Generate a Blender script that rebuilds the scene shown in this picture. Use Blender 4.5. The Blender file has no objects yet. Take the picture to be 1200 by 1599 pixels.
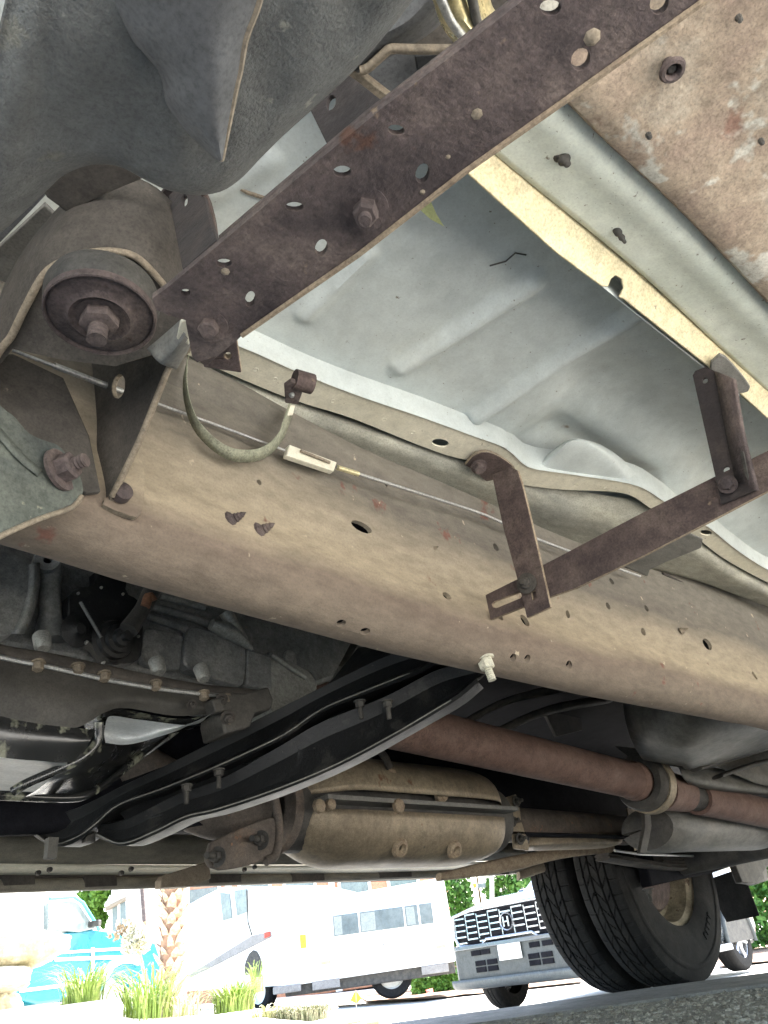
import bpy, bmesh, math, random
import numpy as np
from mathutils import Vector, Matrix, noise, geometry
random.seed(7); rs = np.random.RandomState(7)
rad = math.radians
SC = bpy.context.scene; COL = SC.collection

# ---------------- camera, world, sun, exposure ----------------
PITCH, ROLL, AZ, ZC, FPX = 31.6, 8.0, 42.0, 0.14, 1155.0
def _basis():
    p, r, a = rad(PITCH), rad(ROLL), rad(AZ)
    fw = Vector((math.cos(a)*math.cos(p), math.sin(a)*math.cos(p), math.sin(p)))
    rt = Vector((math.sin(a), -math.cos(a), 0)); up = rt.cross(fw)
    return rt*math.cos(r)-up*math.sin(r), rt*math.sin(r)+up*math.cos(r), fw
CR, CU, CF = _basis(); CC = Vector((0, 0, ZC))
cam = bpy.data.cameras.new('camera'); camo = bpy.data.objects.new('camera', cam); COL.objects.link(camo)
camo.matrix_world = Matrix((( CR.x, CU.x, -CF.x, CC.x), (CR.y, CU.y, -CF.y, CC.y), (CR.z, CU.z, -CF.z, CC.z), (0, 0, 0, 1)))
cam.sensor_fit = 'VERTICAL'; cam.sensor_height = 36; cam.lens = 36*FPX/1599; cam.clip_start = .01; cam.clip_end = 900
SC.camera = camo
SUN_EL, SUN_AZ = 52, 358       # the sun stands to the right, beyond the rear of the motorhome
world = bpy.data.worlds.new('World'); SC.world = world; world.use_nodes = True
wn = world.node_tree; bg = wn.nodes['Background']; sky = wn.nodes.new('ShaderNodeTexSky'); sky.sky_type = 'NISHITA'
sky.sun_disc = False; sky.sun_elevation = rad(SUN_EL); sky.sun_rotation = rad(90-SUN_AZ); sky.air_density = 1.2; sky.dust_density = 2.5
wn.links.new(sky.outputs[0], bg.inputs[0]); bg.inputs[1].default_value = .13
sl = bpy.data.lights.new('sun', 'SUN'); sl.energy = 4.4; sl.angle = rad(.5); sl.color = (1, .965, .91)
so = bpy.data.objects.new('sun', sl); COL.objects.link(so)
sd = Vector((math.cos(rad(SUN_AZ))*math.cos(rad(SUN_EL)), math.sin(rad(SUN_AZ))*math.cos(rad(SUN_EL)), math.sin(rad(SUN_EL))))
so.rotation_euler = sd.to_track_quat('Z', 'Y').to_euler(); so.location = sd*30
SC.view_settings.view_transform = 'Standard'; SC.view_settings.look = 'None'; SC.view_settings.gamma = 1
SC.view_settings.use_curve_mapping = False; SC.view_settings.exposure = 3.08
try:
    SC.cycles.max_bounces = 8; SC.cycles.diffuse_bounces = 5; SC.cycles.glossy_bounces = 3; SC.cycles.use_denoising = True
except Exception: pass

# ---------------- survey helpers: sight lines met with real planes ----------------
def ray(x, y): return CR*((x-600)/FPX) + CU*(-(y-799.5)/FPX) + CF
AX = {'X': 0, 'Y': 1, 'Z': 2}
def W(x, y, ax, v):
    d = ray(x, y); a = AX[ax]; return CC + d*((v-CC[a])/d[a])
def H(x, y, d):
    r = ray(x, y); return CC + r*(d/math.hypot(r.x, r.y))
class Pl:                       # a plane through three surveyed points
    def __init__(s, p0, p1=None, p2=None, n=None):
        s.o = Vector(p0); s.n = Vector(n).normalized() if n is not None else (Vector(p1)-s.o).cross(Vector(p2)-s.o).normalized()
        if s.n.dot(CC-s.o) < 0: s.n = -s.n
        s.u = s.n.orthogonal().normalized(); s.v = s.n.cross(s.u)
    def at(s, x, y):
        d = ray(x, y); return CC + d*((s.o-CC).dot(s.n)/d.dot(s.n))
def PX(v): return Pl((v, 0, 0), n=(1, 0, 0))
def PY(v): return Pl((0, v, 0), n=(0, 1, 0))
def PZ(v): return Pl((0, 0, v), n=(0, 0, 1))

# ---------------- object helpers ----------------
ORG = {}
def tag(o, label=None, cat=None, group=None, kind=None):
    if label: o['label'] = label
    if cat: o['category'] = cat
    if group: o['group'] = group
    if kind: o['kind'] = kind
    return o
def thing(name, loc, label, cat, group=None):
    o = bpy.data.objects.new(name, None); COL.objects.link(o); o.location = loc; o.empty_display_size = .1
    ORG[o.name] = Vector(loc); return tag(o, label, cat, group)
def mk(name, verts, faces, m, parent=None, label=None, smooth=30, mats=None, fmat=None, kind=None):
    off = ORG.get(parent.name, Vector()) if parent else Vector()
    me = bpy.data.meshes.new(name); me.from_pydata([tuple(Vector(v)-off) for v in verts], [], faces)
    me.materials.append(m)
    for x in mats or (): me.materials.append(x)
    if fmat: me.polygons.foreach_set('material_index', fmat)
    bm = bmesh.new(); bm.from_mesh(me)
    if len(me.polygons) < 200000: bmesh.ops.recalc_face_normals(bm, faces=bm.faces)
    bm.to_mesh(me); bm.free()
    if smooth:
        me.polygons.foreach_set('use_smooth', [True]*len(me.polygons)); me.set_sharp_from_angle(angle=rad(smooth))
    o = bpy.data.objects.new(name, me); COL.objects.link(o)
    if parent:
        o.parent = parent; ORG[o.name] = off
    if label: o['label'] = label
    if kind: o['kind'] = kind
    return o
def bev(o, w=.0012, seg=2):
    b = o.modifiers.new('bevel', 'BEVEL'); b.width = w; b.segments = seg; b.limit_method = 'ANGLE'; b.angle_limit = rad(40); return o
def dup(o, name=None, parent=None, mat4=None):
    c = o.copy(); COL.objects.link(c)
    if parent is not None: c.parent = parent
    if mat4 is not None: c.matrix_local = mat4
    ORG[c.name] = ORG.get(o.name, Vector()); return c
def ell(cx, cy, rx, ry, rot=0, n=14):
    c, s = math.cos(rad(rot)), math.sin(rad(rot))
    return [(cx+rx*math.cos(t)*c-ry*math.sin(t)*s, cy+rx*math.cos(t)*s+ry*math.sin(t)*c) for t in [2*math.pi*k/n for k in range(n)]]
def cr(pts, n):                 # Catmull-Rom resampling of a list of vectors, n points
    P = [Vector(p) for p in pts]
    if len(P) == 2: return [P[0].lerp(P[1], k/(n-1)) for k in range(n)]
    L = [0]
    for a, b in zip(P, P[1:]): L.append(L[-1]+max((b-a).length, 1e-6))
    out = []
    for k in range(n):
        s = L[-1]*k/(n-1); i = 0
        while i < len(P)-2 and L[i+1] < s: i += 1
        t = (s-L[i])/(L[i+1]-L[i]); t = min(max(t, 0), 1)
        p0 = P[i-1] if i else P[0]*2-P[1]; p3 = P[i+2] if i+2 < len(P) else P[-1]*2-P[-2]
        p1, p2 = P[i], P[i+1]
        out.append(.5*((2*p1)+(p2-p0)*t+(2*p0-5*p1+4*p2-p3)*t*t+(3*p1-p0-3*p2+p3)*t**3))
    return out
def smooth_px(pts, n=40, closed=False):
    v = cr([Vector((a, b, 0)) for a, b in pts], n); return [(p.x, p.y) for p in v]
def plate(name, pl, outline, m, parent, th=.004, holes=(), label=None, bevel=.0008, edge=None, smooth=30, kind=None):
    loops = [[pl.at(*p) for p in outline]] + [[pl.at(*p) for p in h] for h in holes]
    l2 = [[Vector(((p-pl.o).dot(pl.u), (p-pl.o).dot(pl.v), 0)) for p in L] for L in loops]
    tris = geometry.tessellate_polygon(l2)
    flat = [p for L in loops for p in L]; n = len(flat)
    verts = flat + [p-pl.n*th for p in flat]
    faces = [tuple(t) for t in tris] + [tuple(i+n for i in reversed(t)) for t in tris]; fm = [0]*len(faces)
    k = 0
    for L in loops:
        c = len(L)
        for i in range(c):
            a, b = k+i, k+(i+1) % c; faces.append((a, b, b+n, a+n)); fm.append(1 if edge else 0)
        k += c
    o = mk(name, verts, faces, m, parent, label, smooth=smooth, mats=[edge] if edge else None, fmat=fm if edge else None, kind=kind)
    if bevel: bev(o, bevel)
    return o
def loft(name, rows, m, parent, nu=24, nv=3, th=0, label=None, close_v=False, caps=False, smooth=50, raw=False, kind=None):
    if not raw:
        rows = [cr(r, nu) for r in rows]
        if close_v: rows.append(rows[0])
        cols = [cr([r[i] for r in rows], (len(rows)-1)*nv+1) for i in range(nu)]
        rows = [[c[j] for c in cols] for j in range(len(cols[0]))]
        if close_v: rows = rows[:-1]
    nu = len(rows[0]); nr = len(rows); verts = [p for r in rows for p in r]; faces = []
    for j in range(nr if close_v else nr-1):
        for i in range(nu-1):
            a = j*nu+i; b = ((j+1) % nr)*nu+i; faces.append((a, a+1, b+1, b))
    if caps:
        faces.append(tuple(j*nu for j in range(nr))); faces.append(tuple(j*nu+nu-1 for j in reversed(range(nr))))
    o = mk(name, verts, faces, m, parent, label, smooth=smooth, kind=kind)
    if th:
        s = o.modifiers.new('sheet', 'SOLIDIFY'); s.thickness = th; s.offset = 0
    return o
def tube(name, pts, r, m, parent, seg=10, label=None, flat=None, up=None, n=None, kind=None):
    P = [Vector(p) for p in pts]
    if n: P = cr(P, n)
    R = r if isinstance(r, (list, tuple)) else [r]*len(P)
    if len(R) != len(P): R = [float(np.interp(i/(len(P)-1), np.linspace(0, 1, len(R)), R)) for i in range(len(P))]
    verts, faces = [], []; pu = None
    for i, p in enumerate(P):
        t = (P[min(i+1, len(P)-1)]-P[max(i-1, 0)]).normalized()
        if pu is None:
            pu = Vector(up) if up else (Vector((0, 0, 1)) if abs(t.z) < .9 else Vector((1, 0, 0)))
        v = t.cross(pu).normalized(); pu = v.cross(t).normalized()
        for k in range(seg):
            a = 2*math.pi*k/seg; verts.append(p+(v*math.cos(a)*(flat or 1)+pu*math.sin(a))*R[i])
    for i in range(len(P)-1):
        for k in range(seg):
            a, b = i*seg+k, i*seg+(k+1) % seg; faces.append((a, b, b+seg, a+seg))
    faces.append(tuple(range(seg))[::-1]); faces.append(tuple((len(P)-1)*seg+k for k in range(seg)))
    return mk(name, verts, faces, m, parent, label, smooth=50, kind=kind)
def lathe(name, o, ax, prof, m, parent, seg=40, label=None, smooth=40, close=False, mats=None, fm=None):
    o = Vector(o); ax = Vector(ax).normalized(); u = ax.orthogonal().normalized(); v = ax.cross(u)
    verts, faces, fmt = [], [], []
    for r, h in prof:
        for k in range(seg):
            a = 2*math.pi*k/seg; verts.append(o+ax*h+(u*math.cos(a)+v*math.sin(a))*max(r, 1e-5))
    n = len(prof)
    for i in range(n if close else n-1):
        for k in range(seg):
            a, b = i*seg+k, i*seg+(k+1) % seg; c = ((i+1) % n)*seg
            faces.append((a, b, c+(k+1) % seg, c+k)); fmt.append(fm[i] if fm else 0)
    return mk(name, verts, faces, m, parent, label, smooth=smooth, mats=mats, fmat=fmt if fm else None)
def box(name, lo, hi, m, parent=None, label=None, b=0, kind=None):
    (x0, y0, z0), (x1, y1, z1) = lo, hi
    v = [(x0,y0,z0),(x1,y0,z0),(x1,y1,z0),(x0,y1,z0),(x0,y0,z1),(x1,y0,z1),(x1,y1,z1),(x0,y1,z1)]
    o = mk(name, v, [(0,3,2,1),(4,5,6,7),(0,1,5,4),(1,2,6,5),(2,3,7,6),(3,0,4,7)], m, parent, label, smooth=0, kind=kind)
    if b: bev(o, b)
    return o
def bolt(c, ax, r, m, parent, h=None, stud=0, washer=1.6, name='bolt', label=None):
    c = Vector(c); ax = Vector(ax).normalized(); u = ax.orthogonal().normalized(); v = ax.cross(u); h = h or r*1.1
    verts, faces = [], []
    def ring(rr, z, n, ph=0):
        i0 = len(verts)
        for k in range(n):
            a = 2*math.pi*k/n+ph; verts.append(c+ax*z+(u*math.cos(a)+v*math.sin(a))*rr)
        return i0
    def join(a, b, n):
        for k in range(n): faces.append((a+k, a+(k+1) % n, b+(k+1) % n, b+k))
    wt = r*.22
    if washer:
        a = ring(r*washer, -.0005, 24); b = ring(r*washer, wt, 24); join(a, b, 24); faces.append(tuple(range(b, b+24)))
    a = ring(r, wt, 6, .3); b = ring(r, wt+h*.85, 6, .3); e = ring(r*.8, wt+h, 6, .3); join(a, b, 6); join(b, e, 6); faces.append(tuple(range(e, e+6)))
    if stud:
        z = wt+h*.5; prev = ring(r*.52, z, 14); k = 0
        while z < wt+h+stud:
            z += r*.13; k += 1; nx = ring(r*(.52 if k % 2 == 0 else .45), z, 14); join(prev, nx, 14); prev = nx
        faces.append(tuple(range(prev, prev+14)))
    return mk(name, verts, faces, m, parent, label, smooth=35)
def wpl(x, y, ax, v): return W(x, y, ax, v)
def line(pts, ax, v, lift=0):
    return [W(p[0], p[1], ax, (p[2] if len(p) > 2 else v))+Vector((0, 0, lift)) for p in pts]

# ---------------- materials ----------------
def mat(name, cols, s=9, rough=.75, metal=0, bump=.25, bs=60, speck=None, stretch=(1, 1, 1), fine=.25, grad=None, spec=.4, coat=0, grain=.28, gs=520):
    m = bpy.data.materials.new(name); m.use_nodes = True; nt = m.node_tree; N = nt.nodes; L = nt.links
    b = N['Principled BSDF']; b.inputs['Roughness'].default_value = rough; b.inputs['Metallic'].default_value = metal
    b.inputs['Specular IOR Level'].default_value = spec; b.inputs['Coat Weight'].default_value = coat
    tc = N.new('ShaderNodeTexCoord'); mp = N.new('ShaderNodeMapping'); mp.inputs['Scale'].default_value = stretch
    L.new(tc.outputs['Object'], mp.inputs[0])
    def nz(sc, det=8, rg=.62, src=None):
        n = N.new('ShaderNodeTexNoise'); n.inputs['Scale'].default_value = sc; n.inputs['Detail'].default_value = det
        n.inputs['Roughness'].default_value = rg; L.new(src or mp.outputs[0], n.inputs['Vector']); return n.outputs['Fac']
    def ramp(f, st, interp='LINEAR'):
        r = N.new('ShaderNodeValToRGB'); r.color_ramp.interpolation = interp; e = r.color_ramp.elements
        while len(e) < len(st): e.new(.5)
        for el, (p, c) in zip(e, st): el.position = p; el.color = (*c, 1) if len(c) == 3 else c
        L.new(f, r.inputs[0]); return r.outputs[0]
    def mix(f, a, b_, mode='MIX'):
        x = N.new('ShaderNodeMix'); x.data_type = 'RGBA'; x.blend_type = mode
        if isinstance(f, float): x.inputs[0].default_value = f
        else: L.new(f, x.inputs[0])
        for sck, val in ((6, a), (7, b_)):
            if isinstance(val, tuple): x.inputs[sck].default_value = (*val, 1)
            else: L.new(val, x.inputs[sck])
        return x.outputs[2]
    k = len(cols); st = [(.33+.34*i/max(k-1, 1), c) for i, c in enumerate(cols)]
    col = ramp(nz(s), st)
    if grad:                    # dirt layers by height on the part: list of (z, colour) in world metres above the part's base
        sep = N.new('ShaderNodeSeparateXYZ'); L.new(tc.outputs['Object'], sep.inputs[0])
        ad = N.new('ShaderNodeMath'); ad.operation = 'MULTIPLY_ADD'; L.new(nz(5, 6), ad.inputs[0]); ad.inputs[1].default_value = grad['wob']; L.new(sep.outputs[2], ad.inputs[2])
        mr = N.new('ShaderNodeMapRange'); mr.inputs['From Min'].default_value = grad['z0']+grad['wob']*.5; mr.inputs['From Max'].default_value = grad['z1']+grad['wob']*.5; L.new(ad.outputs[0], mr.inputs['Value'])
        g = ramp(mr.outputs[0], grad['st']); col = mix(grad.get('f', .6), col, g)
    if speck:
        for c, amt, sc in (speck if isinstance(speck, list) else [speck]):
            f = ramp(nz(sc, 4, .6, tc.outputs['Object']), [(amt, (0, 0, 0)), (amt+.05, (1, 1, 1))]); col = mix(f, col, c)
    fn = ramp(nz(s*14, 4), [(.3, (1-fine,)*3), (.7, (1+fine*.3,)*3)]); col = mix(1.0, col, fn, 'MULTIPLY')
    if grain:
        gn = ramp(nz(gs, 3, .7, tc.outputs['Object']), [(.32, (1-grain,)*3), (.5, (1, 1, 1)), (.7, (1+grain*.6,)*3)]); col = mix(1.0, col, gn, 'MULTIPLY')
        bl = ramp(nz(s*4.3, 5, .7), [(.38, (1-grain*.9,)*3), (.5, (1, 1, 1)), (.64, (1+grain*.5,)*3)]); col = mix(.7, col, bl, 'MULTIPLY')
    L.new(col, b.inputs['Base Color'])
    rr = N.new('ShaderNodeMapRange'); rr.inputs['To Min'].default_value = max(rough-.15, .02); rr.inputs['To Max'].default_value = min(rough+.15, 1); L.new(nz(s*3), rr.inputs['Value']); L.new(rr.outputs[0], b.inputs['Roughness'])
    if bump:
        bn = N.new('ShaderNodeBump'); bn.inputs['Strength'].default_value = bump; bn.inputs['Distance'].default_value = .002
        L.new(nz(bs, 6, .65), bn.inputs['Height']); L.new(bn.outputs[0], b.inputs['Normal'])
    return m
def glass(name, c=(.05, .07, .08), rough=.05):
    return mat(name, [c, c], rough=rough+.05, bump=0, fine=0, spec=.8)
rust = mat('rusted_steel', [(.045, .035, .036), (.095, .072, .068), (.165, .128, .112)], s=22, rough=.85, bump=.8, bs=180, speck=[((.19, .14, .10), .68, 60), ((.10, .05, .035), .69, 34)])
rust2 = mat('rusted_steel_brown', [(.055, .039, .037), (.09, .064, .058), (.145, .11, .092)], s=30, rough=.85, bump=.6, bs=200, speck=((.23, .17, .12), .68, 50))
rustedge = mat('worn_rust_edge', [(.22, .16, .11), (.36, .29, .2)], s=60, bump=.5, bs=200)
tan = mat('dusty_edge', [(.19, .155, .115), (.27, .225, .165)], s=40, bump=.4, bs=150)
cream = mat('cream_painted_steel', [(.60, .565, .45), (.70, .66, .54)], s=12, rough=.55, bump=.15, bs=90, speck=[((.20, .16, .11), .72, 45), ((.32, .27, .2), .68, 200)], fine=.12, grain=.12)
sillpaint = mat('pale_green_sill_paint', [(.62, .66, .58), (.74, .77, .68), (.68, .71, .63)], s=6, rough=.5, bump=.15, bs=90, speck=[((.22, .2, .15), .68, 120), ((.12, .11, .09), .74, 33), ((.3, .28, .2), .66, 300)], fine=.12, grain=.1)
yellow = mat('yellowed_cream_paint', [(.55, .47, .29), (.66, .58, .38), (.62, .52, .32)], s=14, rough=.5, bump=.2, bs=90, speck=((.25, .22, .17), .69, 55), fine=.15)
floorp = mat('grey_green_floor_paint', [(.46, .50, .495), (.54, .58, .565), (.60, .62, .57)], s=4, rough=.5, bump=.12, bs=70, speck=[((.16, .14, .11), .70, 110), ((.25, .2, .15), .71, 16), ((.2, .18, .15), .68, 260)], fine=.12, grain=.09)
olive = mat('olive_grey_dirty_paint', [(.25, .25, .22), (.36, .35, .29), (.30, .30, .26)], s=7, rough=.7, bump=.2, bs=60, stretch=(.4, 1, 1))
railm = mat('dusty_rusted_rail', [(.12, .10, .08), (.21, .18, .14), (.28, .24, .18)], s=6, rough=.9, bump=.5, bs=120, stretch=(.55, 1, 1.5), grain=.13,
            speck=[((.16, .08, .06), .66, 22), ((.42, .35, .26), .68, 60)],
            grad=dict(z0=.40, z1=.62, wob=.05, f=.75, st=[(0, (.15, .115, .088)), (.13, (.155, .112, .086)), (.24, (.37, .30, .21)), (.44, (.31, .26, .19)), (.60, (.12, .108, .092)), (1, (.19, .18, .155))]))
liner = mat('black_textured_plastic', [(.105, .108, .105), (.14, .143, .138), (.175, .173, .16)], s=9, rough=.95, bump=1, bs=700, speck=[((.24, .24, .21), .68, 90), ((.17, .165, .14), .63, 30)], fine=.2, grain=.22, gs=750)
linerf = mat('smooth_grey_plastic', [(.09, .092, .095), (.12, .12, .122)], s=5, rough=.85, bump=.3, bs=90, speck=((.27, .27, .24), .68, 30), stretch=(1, .5, .5))
tanpan = mat('rust_stained_panel', [(.20, .145, .115), (.28, .21, .165), (.35, .28, .21), (.42, .38, .31)], s=8, rough=.8, bump=.6, bs=70, speck=[((.48, .46, .40), .57, 22), ((.20, .12, .09), .66, 17), ((.09, .08, .08), .73, 70)], fine=.3)
dark = mat('dark_grimy_steel', [(.035, .034, .034), (.06, .056, .05), (.085, .08, .07)], s=14, rough=.7, bump=.5, bs=120)
strapd = mat('dark_painted_strap', [(.022, .018, .019), (.034, .027, .027), (.055, .042, .038)], s=18, rough=.8, bump=.4, bs=150)
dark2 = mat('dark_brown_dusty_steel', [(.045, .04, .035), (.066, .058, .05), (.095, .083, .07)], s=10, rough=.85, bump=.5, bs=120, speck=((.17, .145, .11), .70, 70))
greenplate = mat('greenish_painted_plate', [(.06, .068, .058), (.10, .108, .092), (.045, .052, .05)], s=16, rough=.7, bump=.5, bs=100, speck=((.26, .25, .19), .68, 60))
black = mat('glossy_black_paint', [(.008, .0085, .009), (.014, .0145, .015)], s=12, rough=.5, bump=.45, bs=220, spec=.4, speck=[((.028, .027, .025), .58, 26), ((.07, .065, .055), .68, 140)], fine=.2)
panblack = mat('black_pan_worn_paint', [(.012, .013, .014), (.025, .025, .024)], s=12, rough=.24, bump=.12, bs=60, speck=[((.20, .205, .155), .55, 22)], spec=.7, fine=.2)
pansheen = mat('worn_pan_painted_reflection', [(.52, .54, .54), (.62, .64, .64), (.7, .71, .7)], s=20, rough=.38, metal=.45, grain=.05, bump=.08, bs=80, speck=((.05, .05, .05), .70, 60), stretch=(1, 3, 1))  # pale base colour stands in for sunlit ground reflected in the worn pan
pandust = mat('dusty_pan_flank', [(.035, .034, .03), (.06, .056, .048)], s=8, rough=.6, bump=.3, bs=80)
alu = mat('dirty_cast_aluminium', [(.14, .146, .146), (.22, .225, .22), (.31, .31, .29)], s=14, rough=.6, metal=.25, bump=.5, bs=120, speck=((.22, .2, .16), .69, 60))
aluL = mat('clean_cast_aluminium', [(.30, .31, .29), (.42, .42, .39)], s=14, rough=.5, metal=.4, bump=.4, bs=120)
shaft = mat('rust_primer_shaft', [(.125, .075, .06), (.165, .10, .08), (.2, .13, .105)], s=14, rough=.75, bump=.3, bs=120)
shield = mat('heat_tanned_shield', [(.20, .162, .115), (.28, .228, .16), (.34, .285, .2)], s=9, rough=.55, metal=.35, bump=.25, bs=50, speck=[((.20, .11, .065), .67, 18), ((.14, .13, .11), .72, 60)])
exh = mat('rusty_exhaust', [(.08, .066, .056), (.12, .10, .085), (.17, .125, .095)], s=16, rough=.8, bump=.4, bs=120, speck=((.24, .13, .08), .68, 40))
greyst = mat('grey_sheet_metal', [(.12, .12, .11), (.17, .165, .15), (.22, .21, .185)], s=7, rough=.6, bump=.2, bs=60, speck=((.28, .24, .17), .72, 40), stretch=(.5, 1, 1))
rockerm = mat('olive_rocker_paint', [(.17, .155, .12), (.23, .21, .165)], s=6, rough=.6, bump=.2, bs=80, speck=((.13, .10, .075), .70, 60), stretch=(.4, 1, 1))
steel = mat('bare_steel', [(.38, .38, .37), (.5, .5, .48)], s=80, rough=.4, metal=.6, bump=.3, bs=300)
white_n = mat('corroded_white_nut', [(.42, .40, .32), (.6, .57, .46)], s=90, rough=.7, bump=.8, bs=250)
webm = mat('faded_green_strap', [(.24, .25, .18), (.32, .32, .235)], s=40, rough=.8, bump=.6, bs=400)
gold = mat('gold_plated_steel', [(.55, .45, .22), (.75, .68, .42), (.5, .42, .24)], s=18, rough=.3, metal=.6, bump=.2, bs=60)
rubber = mat('tyre_rubber', [(.011, .011, .012), (.017, .017, .017), (.026, .025, .024)], s=10, rough=.9, spec=.15, bump=.35, bs=150, speck=((.09, .08, .07), .73, 50))
rimm = mat('dusty_rim', [(.16, .13, .09), (.28, .235, .165), (.36, .31, .23)], s=12, rough=.7, bump=.3, bs=80, speck=((.12, .08, .05), .64, 24))
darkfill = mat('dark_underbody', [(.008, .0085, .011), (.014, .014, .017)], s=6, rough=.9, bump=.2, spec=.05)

# ================= THE SETTING =================
def wgt(phi):                    # how far the ground falls towards the street, by direction
    d = math.degrees(phi); return float(np.interp(d, [-180, -60, -10, 44, 50, 60, 180], [0, 0, 1, 1, .75, 0, 0]))
CA, CB = Vector((2.19, 1.40)), Vector((2.47, 1.03)); CDIR = (CB-CA).normalized(); CN = Vector((-CDIR.y, CDIR.x))
if CN.dot(CA) < 0: CN = -CN
def gz(x, y):
    s = (Vector((x, y))-CA).dot(CN); w = wgt(math.atan2(y, x)) if (x*x+y*y) > 1 else 1
    return -.41*min(max(s/7.4, 0), 1)*w if s > 0 else 0.0
drive_m = mat('gravelly_asphalt', [(.20, .175, .13), (.28, .25, .19), (.35, .31, .24)], s=30, rough=.95, bump=1, bs=260, speck=[((.4, .37, .31), .64, 130), ((.05, .045, .04), .63, 170)], fine=.4)
conc_m = mat('pale_sunlit_concrete', [(.55, .53, .485), (.61, .59, .54), (.50, .48, .44)], s=1.3, rough=.9, bump=.4, bs=60, fine=.2)
lip_m = mat('smooth_grey_concrete_lip', [(.17, .16, .145), (.22, .21, .19), (.28, .265, .24)], s=9, rough=.7, bump=.5, bs=160)
soil_m = mat('brown_bare_soil', [(.16, .10, .065), (.24, .16, .11), (.10, .07, .045)], s=3, rough=1, bump=1, bs=40)
def polar(name, m, r0, r1, a0, a1, nr, na, lift, kind='structure', fz=gz):
    verts, faces = [], []
    for i in range(nr+1):
        r = r0*(r1/r0)**(i/nr)
        for j in range(na+1):
            a = rad(a0+(a1-a0)*j/na); x, y = r*math.cos(a), r*math.sin(a); verts.append((x, y, fz(x, y)+lift))
    for i in range(nr):
        for j in range(na):
            a = i*(na+1)+j; faces.append((a, a+1, a+na+2, a+na+1))
    return mk(name, verts, faces, m, None, smooth=60, kind=kind)
polar('ground', conc_m, .05, 420, -180, 180, 70, 180, -.004)
# near slab of the driveway, gravelly asphalt, ends at the crest line
def crest(t, off): p = CA+CDIR*t+CN*off; return (p.x, p.y, 0)
nv = [crest(-6, -.42), crest(6, -.42), crest(6, -2.3), crest(-6, -2.3)]
mk('driveway', [Vector(v)+Vector((0, 0, .004)) for v in nv], [(0, 1, 2, 3)], drive_m, kind='structure', smooth=0)
lv = []
for off, z in ((-.425, .001), (-.42, .010), (-.02, .012), (.0, .008), (.01, -.012)):
    lv.append([Vector(crest(t, off))+Vector((0, 0, z+.002*noise.noise(Vector((t*3, off*20, 0))))) for t in np.linspace(-6, 6, 160)])
loft('kerb', lv, lip_m, None, raw=True, kind='structure')
# loose gravel pressed into the asphalt near the camera
gm = mat('gravel_stone', [(.12, .10, .08), (.30, .27, .21), (.52, .48, .40)], s=26, rough=.9, bump=.4, bs=200, fine=.3)
ico = bmesh.new(); bmesh.ops.create_icosphere(ico, subdivisions=1, radius=1); iv = np.array([v.co[:] for v in ico.verts]); ifc = np.array([[v.index for v in f.verts] for f in ico.faces]); ico.free()
def stones(n, samp, smin, smax, m, name, lift=.004):
    V, Fc = [], []
    for k in range(n):
        x, y = samp(); s = smin*(smax/smin)**(random.random()**2.2); a = random.random()*6.28
        v = iv*(1+rs.uniform(-.3, .3, (12, 1)))*[s, s*random.uniform(.6, 1), s*random.uniform(.35, .7)]
        c, q = math.cos(a), math.sin(a); v = v@np.array([[c, q, 0], [-q, c, 0], [0, 0, 1]])+[x, y, lift+s*.15]
        V.append(v); Fc.append(ifc+12*k)
    V = np.vstack(V); Fc = np.vstack(Fc)
    me = bpy.data.meshes.new(name); me.from_pydata(V.tolist(), [], Fc.tolist()); me.materials.append(m)
    o = bpy.data.objects.new(name, me); COL.objects.link(o); o['kind'] = 'stuff'; return o
def samp():
    while True:
        a = rad(random.uniform(8, 52)); r = random.uniform(1.0, 2.9); x, y = r*math.cos(a), r*math.sin(a)
        if (Vector((x, y))-CA).dot(CN) < -.43: return x, y
g = stones(15000, samp, .0012, .0075, gm, 'gravel'); tag(g, 'loose tan gravel scattered on the asphalt in the bottom right corner')
# planting soil strips beyond the street
def patch(name, pts, m, lift, n=14, kind='structure'):
    a, b, c, d = [Vector(p) for p in pts]; V = []
    for i in range(n+1):
        for j in range(n+1):
            p = a.lerp(b, i/n).lerp(d.lerp(c, i/n), j/n); V.append((p.x, p.y, gz(p.x, p.y)+lift+.012*noise.noise(Vector((p.x*3, p.y*3, 0)))))
    return mk(name, V, [(i*(n+1)+j, (i+1)*(n+1)+j, (i+1)*(n+1)+j+1, i*(n+1)+j+1) for i in range(n) for j in range(n)], m, kind=kind)
patch('planting_bed', [H(560, 1400, 17.5).xy.to_3d(), H(880, 1400, 14.6).xy.to_3d(), H(880, 1400, 24).xy.to_3d(), H(540, 1400, 27).xy.to_3d()], soil_m, .03)
patch('planting_bed', [H(1090, 1400, 13.6).xy.to_3d(), H(1330, 1400, 13.6).xy.to_3d(), H(1330, 1400, 22).xy.to_3d(), H(1090, 1400, 22).xy.to_3d()], soil_m, .03)

# ================= THE MOTORHOME OVERHEAD =================
MH = thing('motorhome', (1.2, .9, 0), 'motorhome seen from below, rusty frame and pale floor overhead', 'motorhome')
SK = {}
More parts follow.
